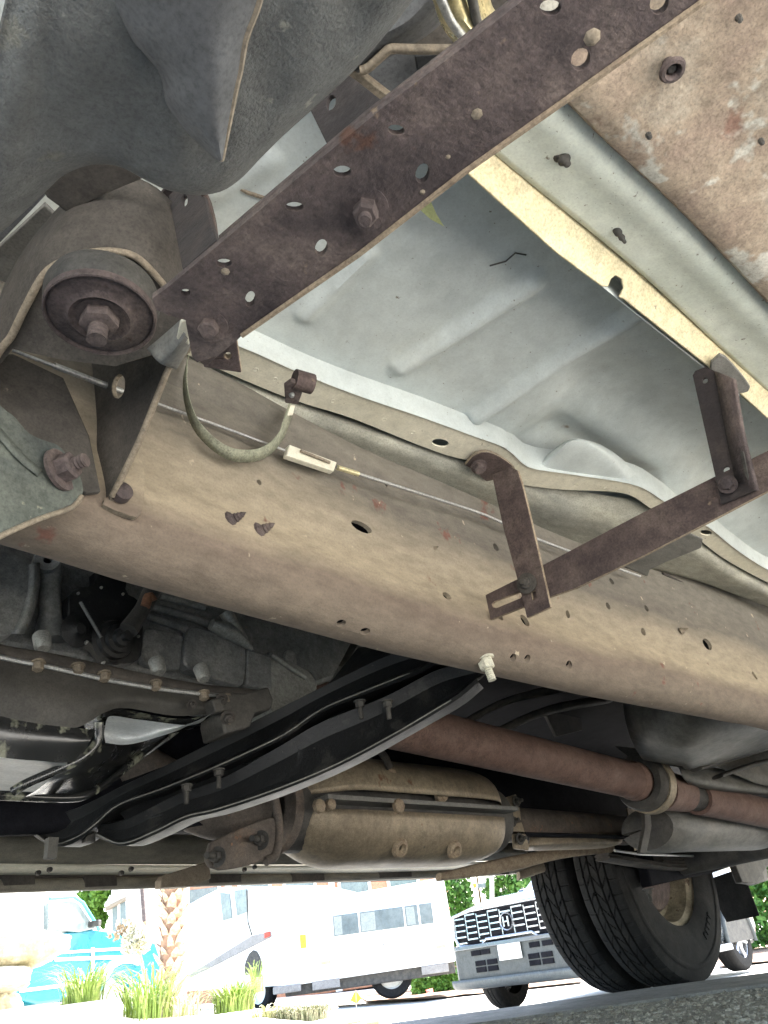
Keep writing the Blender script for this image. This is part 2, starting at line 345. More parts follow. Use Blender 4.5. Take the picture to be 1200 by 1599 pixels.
# ---- floor pan with pressed beads ----
def seg_d(p, a, b):
    ab = b-a; t = max(0, min(1, (p-a).dot(ab)/ab.dot(ab))); return (p-(a+ab*t)).length, t
FZ = .62
def f2(x, y): return W(x, y, 'Z', FZ).xy
beads = [(f2(572, 395), f2(478, 490), .010, -.008), (f2(835, 440), f2(628, 572), .012, -.011), (f2(1010, 478), f2(745, 648), .013, -.012),
         (f2(420, 250), f2(330, 300), .012, -.004), (f2(700, 640), f2(640, 655), .01, 0)]
troughs = [(f2(935, 600), f2(1220, 800), .045, .022), (f2(870, 690), f2(1000, 760), .03, .02), (f2(1010, 860), f2(1210, 960), .03, .015)]
ca, cb = f2(768, 688), f2(905, 608)
cnrm = Vector((-(cb-ca).y, (cb-ca).x)).normalized()
if cnrm.dot(f2(950, 760)-ca) < 0: cnrm = -cnrm
X0, X1, Y0, Y1, NX, NY = -.25, 1.95, .0, .47, 420, 150
fv = []
for i in range(NX+1):
    for j in range(NY+1):
        x, y = X0+(X1-X0)*i/NX, Y0+(Y1-Y0)*j/NY; p = Vector((x, y)); z = FZ
        for a, b, w, h in beads:
            d, t = seg_d(p, a, b)
            if d < w*2: z += h*max(0, 1-(d/w)**2)**1.5 if d < w else 0
        for a, b, w, h in troughs:
            d, t = seg_d(p, a, b); z += h*math.exp(-(d/w)**2)
        s = (p-ca).dot(cnrm); t = (p-ca).dot((cb-ca).normalized())
        z += .010*max(0, min(1, s/.03))*math.exp(-max(s, 0)/.12)*max(0, min(1, ((cb-ca).length*1.15-t)/.06))
        z += .002*noise.noise(Vector((x*5, y*5, 3)))
        fv.append((x, y, z))
ff = [(i*(NY+1)+j, (i+1)*(NY+1)+j, (i+1)*(NY+1)+j+1, i*(NY+1)+j+1) for i in range(NX) for j in range(NY)]
fl = mk('floor_pan', fv, ff, floorp, MH, 'pale grey-green painted floor pan with pressed beads', smooth=60)
# seam lines and pressings of the cab floor above the bar
tube('floor_seam', line([(340, 270), (385, 300), (440, 318)], 'Z', FZ-.001), .0016, tan, fl, seg=6)
for q in ([(765, 415), (790, 408), (805, 395), (822, 398)],):
    tube('dry_root', line(q, 'Z', FZ-.002), .0007, dark, fl, seg=5)
plate('hanging_leaf', PZ(FZ-.02), [(650, 322), (672, 312), (682, 335), (694, 354), (672, 342)], mat('dry_yellow_leaf', [(.35, .4, .18), (.5, .5, .25)]), MH, th=.0006, bevel=0)

# ---- near sill: cream box section with a yellowed lip ----
sa = [(690, -60), (895, 155), (1050, 305), (1200, 462), (1420, 690)]; sb = [(560, 40), (765, 232), (1000, 425), (1190, 602), (1400, 790)]
def on_row(pts, z): return [W(x, y, 'Z', z) for x, y in pts]
loft('sill', [[p+Vector((0, -.02, .03)) for p in on_row(sa, .572)], on_row(sa, .572), on_row([((a[0]*2+b[0])/3, (a[1]*2+b[1])/3) for a, b in zip(sa, sb)], .566), on_row([((a[0]+2*b[0])/3, (a[1]+2*b[1])/3) for a, b in zip(sa, sb)], .574), on_row(sb, .580)],
     sillpaint, MH, nu=30, nv=5, th=.002, label='pale green-white sill box section')
yo = [(535, 25), (765, 228), (1000, 420), (1192, 598), (1400, 785), (1400, 815), (1198, 652), (1130, 590), (1060, 535), (975, 467), (968, 464), (975, 450), (972, 436), (962, 430), (955, 436), (950, 448), (940, 447), (870, 395), (728, 268), (480, 60)]
yp = Pl(W(765, 228, 'Z', .5815), W(1192, 598, 'Z', .5815), W(728, 268, 'Z', .566))
plate('sill_lip', yp, yo, yellow, MH, th=.002, label='yellowed lip of the sill with a notch cut in it')
loft('sill_flank', [on_row([(480, 60), (728, 268), (940, 447), (1198, 652), (1400, 815)], .570), [p+Vector((.0, .006, .05)) for p in on_row([(480, 60), (728, 268), (940, 447), (1198, 652), (1400, 815)], .570)]], floorp, MH, nu=20, nv=2, th=.001)
for x, y, r in ((877, 245, .0045), (967, 367, .0024)):
    c = W(x, y, 'Z', .570); lathe('rubber_plug', c+Vector((0, 0, .004)), (0.2, -.1, -1), [(0, .013), (r*.5, .012), (r*.6, .009), (r, .007), (r*.8, .004), (r*1.2, .002), (r*1.1, -.004), (0, -.004)], dark, MH, seg=14)
wp = plate('weld_plate', PZ(.5635), smooth_px([(1118, 560), (1132, 556), (1170, 600), (1168, 612), (1140, 612), (1110, 575), (1118, 560)], 20)[:-1], greyst, MH, th=.003)
for k in range(5):
    c = W(1122+k*7, 590+k*7, 'Z', .560); lathe('weld_bead', c, (0, 0, -1), [(0, .003), (.002, .002), (.003, 0)], steel, wp, seg=8)

# ---- rust stained outer panel ----
tp = []
for i in range(9):
    row = []
    for j in range(9):
        x = 830+(1640-830)*i/8; y = -420+j*130
        row.append((x, y))
    tp.append(row)
e0 = [(560, -200), (895, 155), (975, 236), (1075, 330), (1200, 462), (1420, 700)]
rr0 = [W(x, y, 'Z', .556) for x, y in e0]
tan_rows = [[p+Vector((0, 0, .03)) for p in rr0], rr0]+[[p+Vector((.01*k, -.05*k, .004-.003*k)) for p in rr0] for k in range(1, 6)]
tpn = loft('outer_panel', tan_rows, tanpan, MH, nu=30, nv=5, th=.003, label='rust-stained tan outer floor panel')
c = W(1052, 112, 'Z', .546); lathe('rusted_hole', c, (0, 0, -1), [(.0035, -.012), (.0038, -.001), (.0048, .0004), (.0065, .0001), (.0075, -.002)], rust, tpn, seg=20)
bolt(c+Vector((0, 0, .006)), (0, 0, -1), .0028, dark, tpn, washer=0)
for x, y in ((1190, 222), (1155, 30), (1014, 213)):
    lathe('rivet', W(x, y, 'Z', .546), (0, 0, -1), [(0, .002), (.0015, .0015), (.002, -.002)], dark, tpn, seg=8)

# ---- near frame rail, boolean holes ----
TOPX = [-.9, .11, .23, .44, .75, 1.06, 1.67, 4.5]; TOPZ = [.56, .575, .60, .60, .63, .64, .70, .70]
BY = [-.9, .13, .22, .48, .80, 1.25, 4.5]; BYY = [.43, .432, .442, .452, .442, .408, .408]
def railsec(x):
    zt = float(np.interp(x, TOPX, TOPZ)); yb = float(np.interp(x, BY, BYY)); zb = .40+.0*x; r = .022
    yb -= .026
    P = [(yb+.034, zb+.001), (yb+.024, zb), (yb+.013, zb+.003), (yb+.005, zb+.010), (yb+.0, zb+.021), (yb-.002, zb+.034), (yb+.001, zb+.055), (yb+.004, zb+.07), (yb+.001, zb+.09),
         (yb, zb+.13), (yb+.002, (zb+.13+zt)/2), (yb-.002, zt-.03), (yb-.006, zt-.018), (yb-.003, zt-.008), (yb+.006, zt-.002), (yb+.06, zt)]
    return P
xs = list(np.linspace(-.9, 4.6, 120)); rows = []
base = [[Vector((x, y, z)) for y, z in railsec(x)] for x in xs]
base = [cr(r, 34) for r in base]
NU = len(base[0]); T = .005; verts = []; faces = []
inner = []
for r in base:
    q = []
    for i, p in enumerate(r):
        t = (r[min(i+1, NU-1)]-r[max(i-1, 0)]); n_ = Vector((0, -t.z, t.y)).normalized()
        if n_.y > 0 and i > NU*.3 and i < NU*.7: n_ = -n_
        q.append(p-Vector((0, t.z, -t.y)).normalized()*(-T)*-1)
    inner.append(q)
for r, q in zip(base, inner): verts += r+q
def idx(i, j, side): return i*2*NU+side*NU+j
for i in range(len(base)-1):
    for j in range(NU-1):
        faces.append((idx(i, j, 0), idx(i, j+1, 0), idx(i+1, j+1, 0), idx(i+1, j, 0))); faces.append((idx(i, j, 1), idx(i+1, j, 1), idx(i+1, j+1, 1), idx(i, j+1, 1)))
    for j in (0, NU-1): faces.append((idx(i, j, 0), idx(i+1, j, 0), idx(i+1, j, 1), idx(i, j, 1)))
for i in (0, len(base)-1):
    for j in range(NU-1): faces.append((idx(i, j, 0), idx(i, j, 1), idx(i, j+1, 1), idx(i, j+1, 0)))
rail = mk('frame_rail', verts, faces, railm, MH, 'near frame rail, dusty tan steel with rust along its lower edge', smooth=40)
cv, cf = [], []
def cutter(c, ax, rx, ry, ang=0, n=12, L=.03):
    c = Vector(c)-ORG[MH.name]; ax = Vector(ax).normalized(); u = Vector((1, 0, 0)); v = ax.cross(u).normalized(); i0 = len(cv)
    ca_, sa_ = math.cos(ang), math.sin(ang)
    for h in (-L, L):
        for k in range(n):
            t = 2*math.pi*k/n; a, b = rx*math.cos(t), ry*math.sin(t); cv.append(c+ax*h+u*(a*ca_-b*sa_)+v*(a*sa_+b*ca_))
    for k in range(n): cf.append((i0+k, i0+(k+1) % n, i0+n+(k+1) % n, i0+n+k))
    cf.append(tuple(i0+k for k in reversed(range(n)))); cf.append(tuple(i0+n+k for k in range(n)))
YR = .427
for x, y, rx, ry in ((400, 757, .0026, .0026), (560, 826, .014, .0055), (770, 857, .0048, .0052), (693, 933, .006, .0042), (815, 971, .007, .0075), (885, 960, .0042, .005),
                     (948, 947, .005, .005), (955, 908, .005, .005), (1010, 950, .005, .005), (1006, 986, .0055, .0055), (1110, 1004, .013, .009), (1178, 1055, .006, .007), (775, 967, .005, .0035), (600, 760, .002, .002)):
    yy = float(np.interp(W(x, y, 'Y', YR).x, BY, BYY))-.026; cutter(W(x, y, 'Y', yy), (0, 1, 0), rx, ry)
for x, y, rx in ((531, 969, .005), (568, 981, .0055), (804, 1031, .005), (828, 1035, .005), (896, 1049, .006)):
    cutter(W(x, y, 'Z', .402), (0, .4, 1), rx, .004)
cme = bpy.data.meshes.new('cut'); cme.from_pydata([tuple(v) for v in cv], [], cf); cbm = bmesh.new(); cbm.from_mesh(cme); bmesh.ops.recalc_face_normals(cbm, faces=cbm.faces); cbm.to_mesh(cme); cbm.free()
co = bpy.data.objects.new('cut', cme); COL.objects.link(co); co.location = ORG[MH.name]
bo = rail.modifiers.new('holes', 'BOOLEAN'); bo.operation = 'DIFFERENCE'; bo.object = co; bo.solver = 'EXACT'
bpy.context.view_layer.update(); dg = bpy.context.evaluated_depsgraph_get()
nm = bpy.data.meshes.new_from_object(rail.evaluated_get(dg)); rail.modifiers.clear()
if len(nm.polygons) > 1000: rail.data = nm
bpy.data.objects.remove(co)
rail.data.polygons.foreach_set('use_smooth', [True]*len(rail.data.polygons)); rail.data.set_sharp_from_angle(angle=rad(40))
# screws and nuts on the rail
def screw(x, y, tip=(.6, -1, .35), s=1.0, m=rust, ax='Y', v=YR):
    if ax == 'Y': v = float(np.interp(W(x, y, 'Y', .42).x, BY, BYY))-.0275
    c = W(x, y, ax, v); a = Vector(tip).normalized(); s *= .0042
    prof = [(s*1.5, -.002), (s*1.5, .001), (s*1.1, .003)]+[((s*.75 if k % 2 else s*.95)*(1-k*.085), .003+k*s*.24) for k in range(8)]+[(0, .003+8*s*.27)]
    return lathe('screw', c, a, prof, m, rail, seg=12)
screw(360, 813, s=1.25); screw(405, 830, s=1.3)
screw(675, 858, (.3, -1, .1), .6, tan); screw(1065, 985, (.3, -1, .1), .8, tan); screw(1045, 1088, (.2, -1, -.6), .55, tan, 'Z', .41)
bolt(W(115, 852, 'Z', .408), (.1, -.8, -.5), .0045, white_n, rail, washer=0)
bolt(W(756, 1028, 'Z', .402), (.12, -.12, -1), .0085, white_n, rail, h=.010, stud=.012, washer=1.25, label='corroded white nut and bolt under the rail')

# far rail and inner webs
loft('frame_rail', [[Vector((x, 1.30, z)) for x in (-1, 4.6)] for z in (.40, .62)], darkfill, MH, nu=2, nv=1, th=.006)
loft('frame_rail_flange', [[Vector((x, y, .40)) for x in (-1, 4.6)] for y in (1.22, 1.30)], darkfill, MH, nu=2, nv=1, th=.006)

# ---- cream seam flange along the floor edge ----
U = [(250, 500), (372, 540), (470, 583), (560, 618), (660, 652), (745, 683), (790, 700), (822, 728), (850, 735), (900, 742), (990, 757), (1030, 778), (1070, 806), (1105, 822), (1150, 858), (1200, 890), (1260, 915)]
D = [(235, 525), (322, 568), (450, 622), (545, 652), (640, 690), (700, 712), (740, 722), (785, 748), (820, 758), (880, 765), (972, 770), (1010, 790), (1060, 825), (1085, 838), (1130, 872), (1195, 908), (1255, 935)]
outl = smooth_px(U, 70)+smooth_px(D, 70)[::-1]
fgz = .598
plate('seam_flange', PZ(fgz), outl, cream, MH, th=.0025, holes=[ell(688, 692, 13, 6, 8), ell(1103, 832, 9, 4, 8), ell(345, 560, 4, 3)], label='cream folded seam along the floor edge', bevel=.0006)
sm = smooth_px(U, 70)
loft('floor_edge_wall', [[W(x, y, 'Z', fgz-.002) for x, y in sm], [W(x, y, 'Z', fgz-.002)+Vector((0, -.004, .03)) for x, y in sm]], floorp, MH, nu=70, nv=2)
for x, y in ((400, 577), (430, 592), (520, 626), (600, 655), (645, 675), (770, 726), (900, 757), (945, 762), (1040, 797), (1140, 868), (1175, 890)):
    lathe('spot_weld', W(x, y, 'Z', fgz-.0001), (0, 0, -1), [(0, -.0006), (.0016, -.0002), (.0022, .0004), (.0027, -.0004)], cream, MH, seg=10)
# hump pressed in the floor beside the seam
hr = [[(800, 722), (838, 729), (862, 715), (885, 694), (905, 692), (930, 703), (960, 728), (990, 752)], [(800, 722), (840, 722), (868, 700), (888, 688), (908, 686), (940, 696), (975, 720), (1010, 758)]]
loft('floor_hump', [[W(x, y, 'Z', fgz+.001)+Vector((0, 0, 0)) for x, y in smooth_px([(815, 735), (850, 742), (900, 748), (985, 758)], 8)],
                    [W(x, y, 'Z', fgz+.006) for x, y in hr[0]], [W(x, y, 'Z', fgz+.016) for x, y in hr[1]]], floorp, MH, nu=40, nv=6, th=.001)
tube('sealant_seam', [W(x, y, 'Z', fgz+.005) for x, y in [(880, 704), (900, 712), (925, 728), (948, 748)]], .0009, dark, MH, seg=5, n=12)
# smooth olive inner panel between the seam and the rail
loft('inner_panel', [[W(x, y, 'Z', fgz+.012) for x, y in [(225, 510), (322, 562), (450, 618), (640, 686), (740, 719), (880, 762), (1010, 787), (1085, 834), (1195, 905), (1400, 1000)]],
                     [W(x, y, 'Z', fgz-.004) for x, y in [(200, 540), (300, 590), (440, 640), (600, 695), (740, 750), (880, 800), (1000, 830), (1085, 862), (1195, 925), (1400, 1010)]],
                     [W(x, y, 'Z', fgz+.004) for x, y in [(180, 580), (280, 632), (430, 690), (570, 735), (720, 790), (860, 850), (980, 880), (1085, 905), (1195, 945), (1400, 1020)]]], olive, MH, nu=50, nv=6, th=.002, label='smooth olive-grey inner floor panel')
tube('panel_seam', [W(x, y, 'Z', fgz-.001) for x, y in [(405, 655), (440, 642), (490, 652), (560, 690), (640, 725)]], .0012, dark2, MH, seg=6, n=24)
plate('torn_flap', PZ(.585), [(975, 885), (1010, 868), (1075, 832), (1098, 842), (1095, 856), (1040, 878), (1015, 890), (1012, 900)], greyst, MH, th=.002)
for q in ([(1035, 895), (1060, 907), (1095, 925)],): tube('seam_bead', [W(x, y, 'Z', .60) for x, y in q], .002, dark2, MH, seg=6)

# ---- rusty angle bar ----
ZB = .40
hx = [(460, 323, 13, 6.5, 0), (350, 411, 11, 6, 0), (535, 268, 13, 8, 0), (619, 203, 12, 7, 10), (660, 271, 9.5, 14, 15), (502, 387, 8.5, 12, 15), (391, 467, 7, 11, 12), (290, 457, 7, 5, 0), (907, 93, 13, 16, 20), (860, 12, 15, 11, 0), (1030, 5, 13, 16, 20), (930, -60, 14, 14, 0)]
bar_o = [(238, 466), (262, 449), (340, 384), (500, 249), (602, 165), (700, 92), (820, -2), (1000, -140), (1250, -110), (1105, -2), (890, 152), (724, 270), (560, 398), (470, 460), (378, 524), (372, 530), (340, 556), (308, 566), (300, 556), (290, 500), (262, 492), (244, 484)]
bar = plate('angle_bar', PZ(ZB), bar_o, rust, MH, th=.0033, holes=[ell(h[0], h[1], h[2]*1.12, h[3]*1.15, h[4]) for h in hx], label='perforated rusty angle bar crossing the upper right', bevel=.0007)
# upstanding leg of the angle on its hidden rear edge
re_ = [(1250, -110), (1105, -2), (890, 152), (724, 270), (560, 398), (378, 524)]
def vleg(name, pts, z, h, m, parent, th=.004, off=(0, 0, 0)):
    a = [W(x, y, 'Z', z)+Vector(off) for x, y in pts]
    return loft(name, [[p+Vector((0, 0, .004)) for p in a], [p+Vector((0, 0, h)) for p in a]], m, parent, nu=8, nv=1, th=th)
vleg('standing_leg', [(340, 384), (500, 249), (602, 165), (700, 92), (820, -2), (1000, -140)], ZB, .007, rust, bar, th=.002, off=(.0015, 0, 0))
tube('angle_bar_edge', [W(x, y, 'Z', ZB-.0005) for x, y in [(1250, -108), (1105, -2), (890, 152), (724, 270), (560, 398), (470, 460), (378, 524)]], .0013, rustedge, bar, seg=6)
bolt(W(572, 325, 'Z', ZB), (-.25, -.05, -1), .0052, rust, bar, h=.0065, stud=.004, washer=1.75)
bolt(W(327, 508, 'Z', ZB), (-.2, -.1, -1), .0048, rust, bar, h=.004, washer=1.8)
for x, y, s in ((745, 178, .0022), (925, 58, .003), (660, 300, .0012), (352, 424, .002), (700, 245, .001)):
    c = W(x, y, 'Z', ZB); lathe('dirt_lump', c, (0, 0, -1), [(0, s*.5), (s*.6, s*.4), (s, s*.1), (s*1.1, -.001)], tan, bar, seg=7)
gs = plate('bracket_foot', PZ(ZB+.012), [(316, 556), (345, 545), (370, 527), (378, 583), (318, 574)], rust2, MH, th=.004, holes=[ell(356, 556, 5.5, 5)], edge=rustedge)
plate('bracket_foot', Pl(W(316, 556, 'Z', ZB+.006), W(372, 528, 'Z', ZB), W(322, 572, 'Z', ZB+.011)), [(308, 562), (372, 527), (322, 574)], rust2, MH, th=.003)

# ---- hanging straps behind the bar ----
hp = Pl(W(285, 420, 'Z', .412), W(338, 375, 'Z', .412), W(290, 290, 'Z', .56))
hs = plate('bracket_strap', hp, [(262, 300), (278, 282), (312, 278), (325, 330), (338, 375), (285, 421)], strapd, MH, th=.003, holes=[ell(288, 313, 5, 9)])
plate('bracket_strap_flange', PZ(.575), [(236, 320), (262, 290), (300, 284), (274, 345)], strapd, MH, th=.003)
loft('bracket_strap_leg', [[W(x, y, 'Z', .50) for x, y in [(313, 285), (326, 330), (340, 385)]], [W(x, y, 'Z', .51) for x, y in [(327, 318), (334, 345), (339, 382)]]], rust2, MH, nu=8, nv=2, th=.003)
hp2 = Pl(W(520, 245, 'Z', .412), W(610, 168, 'Z', .412), W(520, 100, 'Z', .47))
plate('bracket_strap', hp2, [(474, 150), (524, 102), (560, 128), (606, 164), (516, 236)], strapd, MH, th=.002, holes=[ell(505, 134, 7, 11, 15), ell(517, 160, 7, 12, 15), ell(541, 213, 7, 11, 30)])
# tan welded corner and cast bracket above the bar
plate('corner_frame', PZ(.49), [(520, 98), (530, 92), (560, 112), (612, 152), (650, 190), (636, 190), (600, 162), (560, 134)], tan, MH, th=.006)
loft('cast_bracket', [[W(x, y, 'Z', .50) for x, y in [(540, 95), (552, 70), (580, 42), (615, 15), (640, -20)]], [W(x, y, 'Z', .485) for x, y in [(548, 104), (566, 80), (600, 52), (640, 28), (680, -15)]],
     [W(x, y, 'Z', .495) for x, y in [(560, 108), (590, 92), (625, 72), (670, 45), (720, -5)]]], linerf, MH, nu=20, nv=6, th=.004)
tube('bracket_rim', [W(x, y, 'Z', .484) for x, y in [(562, 110), (575, 106), (604, 80), (612, 76), (650, 77), (705, 77)]], .0022, tan, MH, seg=8, n=24)
plate('cast_bracket_web', PZ(.52), [(560, 112), (605, 80), (705, 78), (720, 90), (640, 160), (600, 150)], linerf, MH, th=.004)
plate('cast_bracket_web', PZ(.53), [(640, 40), (720, -30), (760, -30), (820, 10), (700, 110), (640, 70)], dark2, MH, th=.004)
plate('dark_web', PZ(.512), [(648, 88), (690, 82), (700, 110), (655, 130)], black, MH, th=.004)
loft('gold_damper', [[W(x, y, 'Z', .47) for x, y in [(668, -30), (680, 0), (693, 38), (720, 75)]], [W(x, y, 'Z', .455) for x, y in [(690, -35), (702, 0), (715, 30), (745, 62)]],
     [W(x, y, 'Z', .46) for x, y in [(720, -35), (732, -5), (742, 25), (762, 48)]], [W(x, y, 'Z', .475) for x, y in [(750, -35), (760, -10), (768, 15), (785, 30)]]], gold, MH, nu=18, nv=6, th=.002, label='gold-coloured curved metal cover')
tube('gold_damper_rim', [W(x, y, 'Z', .455) for x, y in [(676, -30), (690, 0), (706, 34), (732, 68)]], .002, steel, MH, seg=8, n=16)
tube('gold_damper_rim', [W(x, y, 'Z', .455) for x, y in [(728, -30), (738, 0), (744, 30), (752, 52)]], .002, dark, MH, seg=8, n=16)

# ---- black plastic wheel-arch liner, nearest the camera ----
edge = [(-80, 395), (0, 322), (40, 283), (70, 255), (105, 240), (135, 236), (170, 242), (205, 260), (240, 278), (285, 288), (330, 284), (365, 262), (400, 225), (440, 185), (500, 130), (560, 72), (620, 0), (680, -80)]
ed = smooth_px(edge, 80)
lz = .37
R0 = [W(x, y, 'Z', lz) for x, y in ed]
def inward(p, k, z):
    x, y = p; cx, cy = 150+x*.25, -520; t = k; return W(x+(cx-x)*t, y+(cy-y)*t, 'Z', z+.004*noise.noise(Vector((x*.01, y*.01, k*3))))
loft('wheel_arch_liner', [[p+Vector((.008, .008, .012)) for p in R0], R0]+[[inward(p, k, lz-z) for p in ed] for k, z in ((.06, .004), (.2, .008), (.4, .005), (.6, -.005), (.8, -.02), (1.0, -.03))],
     liner, MH, nu=80, nv=4, th=.0015, label='black textured plastic wheel-arch liner', smooth=60)
fe = smooth_px([(410, -20), (400, 15), (383, 60), (374, 110), (368, 135), (358, 185), (350, 225), (345, 249)], 30)
bo_ = smooth_px([(345, 251), (325, 235), (290, 200), (262, 160), (250, 110), (200, 50), (165, -20)], 30)
loft('liner_flap', [[W(x, y, 'Z', lz-.016) for x, y in fe], [W(x*.7+u*.3, y*.7+v*.3, 'Z', lz-.021) for (x, y), (u, v) in zip(fe, bo_[::-1])], [W(x*.3+u*.7, y*.3+v*.7, 'Z', lz-.018) for (x, y), (u, v) in zip(fe, bo_[::-1])], [W(x, y, 'Z', lz-.0085) for x, y in bo_[::-1]]],
     linerf, MH, nu=30, nv=5, th=.001, smooth=60)
tube('liner_flap_edge', [W(x, y, 'Z', lz-.016) for x, y in fe], .0011, tan, MH, seg=6)

# ---- floor corner behind the liner, body-mount bracket ----
plate('mount_shelf', PZ(.53), smooth_px([(40, 262), (100, 235), (140, 225), (200, 245), (236, 272)], 14)+[(228, 277), (168, 302), (108, 333), (98, 327), (75, 310)], dark2, MH, th=.003)
plate('cab_crossmember', PZ(.56), [(-60, 330), (52, 272), (72, 305), (60, 318), (0, 380), (-60, 430)], linerf, MH, th=.004)
plate('cab_crossmember', PZ(.575), [(-60, 430), (0, 385), (70, 320), (100, 350), (60, 400), (0, 480), (-60, 520)], greyst, MH, th=.004)
MC = W(158, 487, 'Z', .452); maxs = Vector((-.02, .02, -1)).normalized()
MR = .0275
bm_ = lathe('body_mount', MC, maxs, [(MR*.8, -.016), (MR*1.02, -.015), (MR*1.08, -.010), (MR*1.06, -.004), (MR*1.04, .0), (MR*1.0, .001), (0, .001)], dark, MH, seg=64, label='round rubber body mount with rusty washer')
lathe('mount_washer', MC, maxs, [(0, .003), (MR*.36, .003), (MR*.5, .0045), (MR*.56, .006), (MR*.62, .0042), (MR*.7, .0035), (MR*.92, .003), (MR*.97, .002), (MR*1.0, .0045), (MR*1.03, .004), (MR*1.04, -.002)], rust, bm_, seg=64)
bolt(MC+maxs*.002, maxs, MR*.36, rust, bm_, h=.007, stud=.009, washer=1.25)
arcp = [(-60, 640), (0, 548), (18, 525), (40, 480), (70, 428), (105, 405), (140, 395), (180, 393), (215, 403), (250, 438), (272, 468)]
arc = smooth_px(arcp, 60)
armp = Pl(W(20, 540, 'Z', .47), W(160, 393, 'Z', .495), W(272, 470, 'Z', .485))
tube('mount_bracket_rim', [armp.at(x, y) for x, y in arc], .0022, tan, MH, seg=8, label='dusty rolled edge of the mount bracket')
plate('mount_bracket', Pl(armp.o+Vector((0, .0, .004)), n=armp.n), arc+[(300, 500), (268, 545), (180, 572), (100, 562), (20, 545), (-60, 645)], dark2, MH, th=.003)
ro = smooth_px([(-60, 640), (-40, 520), (0, 440), (50, 380), (100, 335), (150, 318), (200, 325), (245, 355), (275, 400), (290, 470)], 50)
loft('mount_bracket_dome', [[armp.at(x, y) for x, y in smooth_px(arcp, 50)], [armp.at(x, y)+Vector((.003, .004, .02)) for x, y in [((a[0]*.5+b[0]*.5), (a[1]*.5+b[1]*.5)) for a, b in zip(smooth_px(arcp, 50), ro)]], [armp.at(x, y)+Vector((.012, .012, .05)) for x, y in ro]], dark2, MH, nu=50, nv=5, th=.001)
# gusset down to the rail
gp = Pl(W(262, 560, 'Z', .49), W(168, 785, 'Y', .404), W(140, 600, 'Y', .41))
gus = plate('mount_gusset', gp, smooth_px([(60, 545), (75, 560), (110, 600), (132, 660), (145, 720), (155, 770), (163, 788)], 16)+[(168, 790), (172, 778), (215, 690), (245, 615), (262, 572), (300, 535), (305, 500), (262, 480)], dark2, MH, th=.004, holes=[ell(185, 603, 10, 19, 8)], edge=tan, label='dark dusty gusset from rail to body mount')
tube('gusset_rim', [gp.at(x, y) for x, y in [(300, 538), (280, 560), (264, 575), (246, 618), (216, 692), (175, 775)]], .0021, tan, gus, seg=8, n=20)
ft = plate('gusset_foot', PY(.402), smooth_px([(164, 778), (161, 787), (172, 793), (190, 800), (218, 806), (226, 770), (225, 730), (212, 698), (200, 720), (180, 760), (170, 775)], 26), railm, MH, th=.005, edge=tan)
lathe('rivet', W(192, 768, 'Y', .396), (0, -1, 0), [(0, .005), (.004, .0045), (.0066, .002), (.007, -.004)], rust, ft, seg=18)
# sheet clip by the bar end
loft('spring_clip', [[W(x, y, 'Z', .44) for x, y in [(232, 545), (262, 520), (285, 500)]], [W(x, y, 'Z', .43) for x, y in [(250, 565), (272, 545), (290, 520)]], [W(x, y, 'Z', .435) for x, y in [(275, 575), (290, 550), (297, 535)]]], greyst, MH, nu=10, nv=4, th=.002)
plate('spring_clip', PZ(.43), [(282, 502), (292, 498), (297, 520), (296, 540), (286, 535), (276, 530)], cream, MH, th=.002)

plate('rail_shade_plate', PY(.396), [(-60, 556), (20, 552), (100, 590), (140, 680), (158, 768), (135, 770), (120, 760), (60, 790), (-60, 840)], dark2, MH, th=.004)  # dark sheet added over the rail to stand in for shade there
# lower-left bracket plate with big bolt
lo = smooth_px([(-60, 560), (0, 632), (22, 650), (45, 676), (70, 688), (92, 696), (112, 720), (126, 745), (130, 770), (122, 784)], 30)
llp = Pl(W(0, 632, 'Y', .375), W(125, 760, 'Y', .388), W(0, 838, 'Y', .380))
ll = plate('corner_bracket', llp, lo+[(60, 808), (0, 838), (-60, 870)], greenplate, MH, th=.005, edge=tan, label='greenish bracket plate with pale lower edge at left')
tube('corner_bracket_rim', [llp.at(x, y) for x, y in [(-60, 872), (0, 838), (60, 811), (112, 793), (128, 775)]], 0.0017, tan, ll, seg=8, n=16)
loft('corner_bracket_ridge', [[llp.at(x, y)+llp.n*h for x, y in [(-60, 620), (-10, 670), (30, 715), (60, 740)]] for h in (.001, .002)], greenplate, ll, nu=12, nv=2, th=.006)
bolt(llp.at(92, 735)+llp.n*.0005, (.55, -1, .12), .0088, rust, ll, h=.009, stud=.008, washer=1.55)

# ---- cable, turnbuckle, strap ----
def cyl(a, b, r, m, name, seg=12, parent=MH): return tube(name, [a, b], r, m, parent, seg=seg)
cy_ = .402
tube('brake_cable', [W(20, 547, 'Y', .385), W(100, 577, 'Y', .385), W(190, 610, 'Y', .392), W(250, 632, 'Y', .40), W(350, 668, 'Y', .406), W(452, 706, 'Y', cy_)], .0012, steel, MH, seg=8, n=30)
cyl(W(85, 571, 'Y', .385), W(190, 611, 'Y', .392), .0022, steel, 'cable_ferrule')
plate('cable_sleeve', PY(cy_-.004), [(452, 694), (527, 722), (522, 736), (448, 711)], cream, MH, th=.006, bevel=.001, label='white plastic cable sleeve')
cyl(W(470, 704, 'Y', cy_-.006), W(515, 722, 'Y', cy_-.006), .0015, tan, 'cable_barrel')
tube('brake_cable', [W(525, 729, 'Y', cy_), W(560, 740, 'Y', cy_), W(660, 772, 'Y', cy_-.002), W(760, 805, 'Y', cy_-.002), W(840, 842, 'Y', .40), W(1000, 900, 'Y', .385)], .0017, steel, MH, seg=8, n=40)
cyl(W(527, 730, 'Y', cy_-.001), W(560, 740, 'Y', cy_-.001), .0025, gold, 'cable_end')
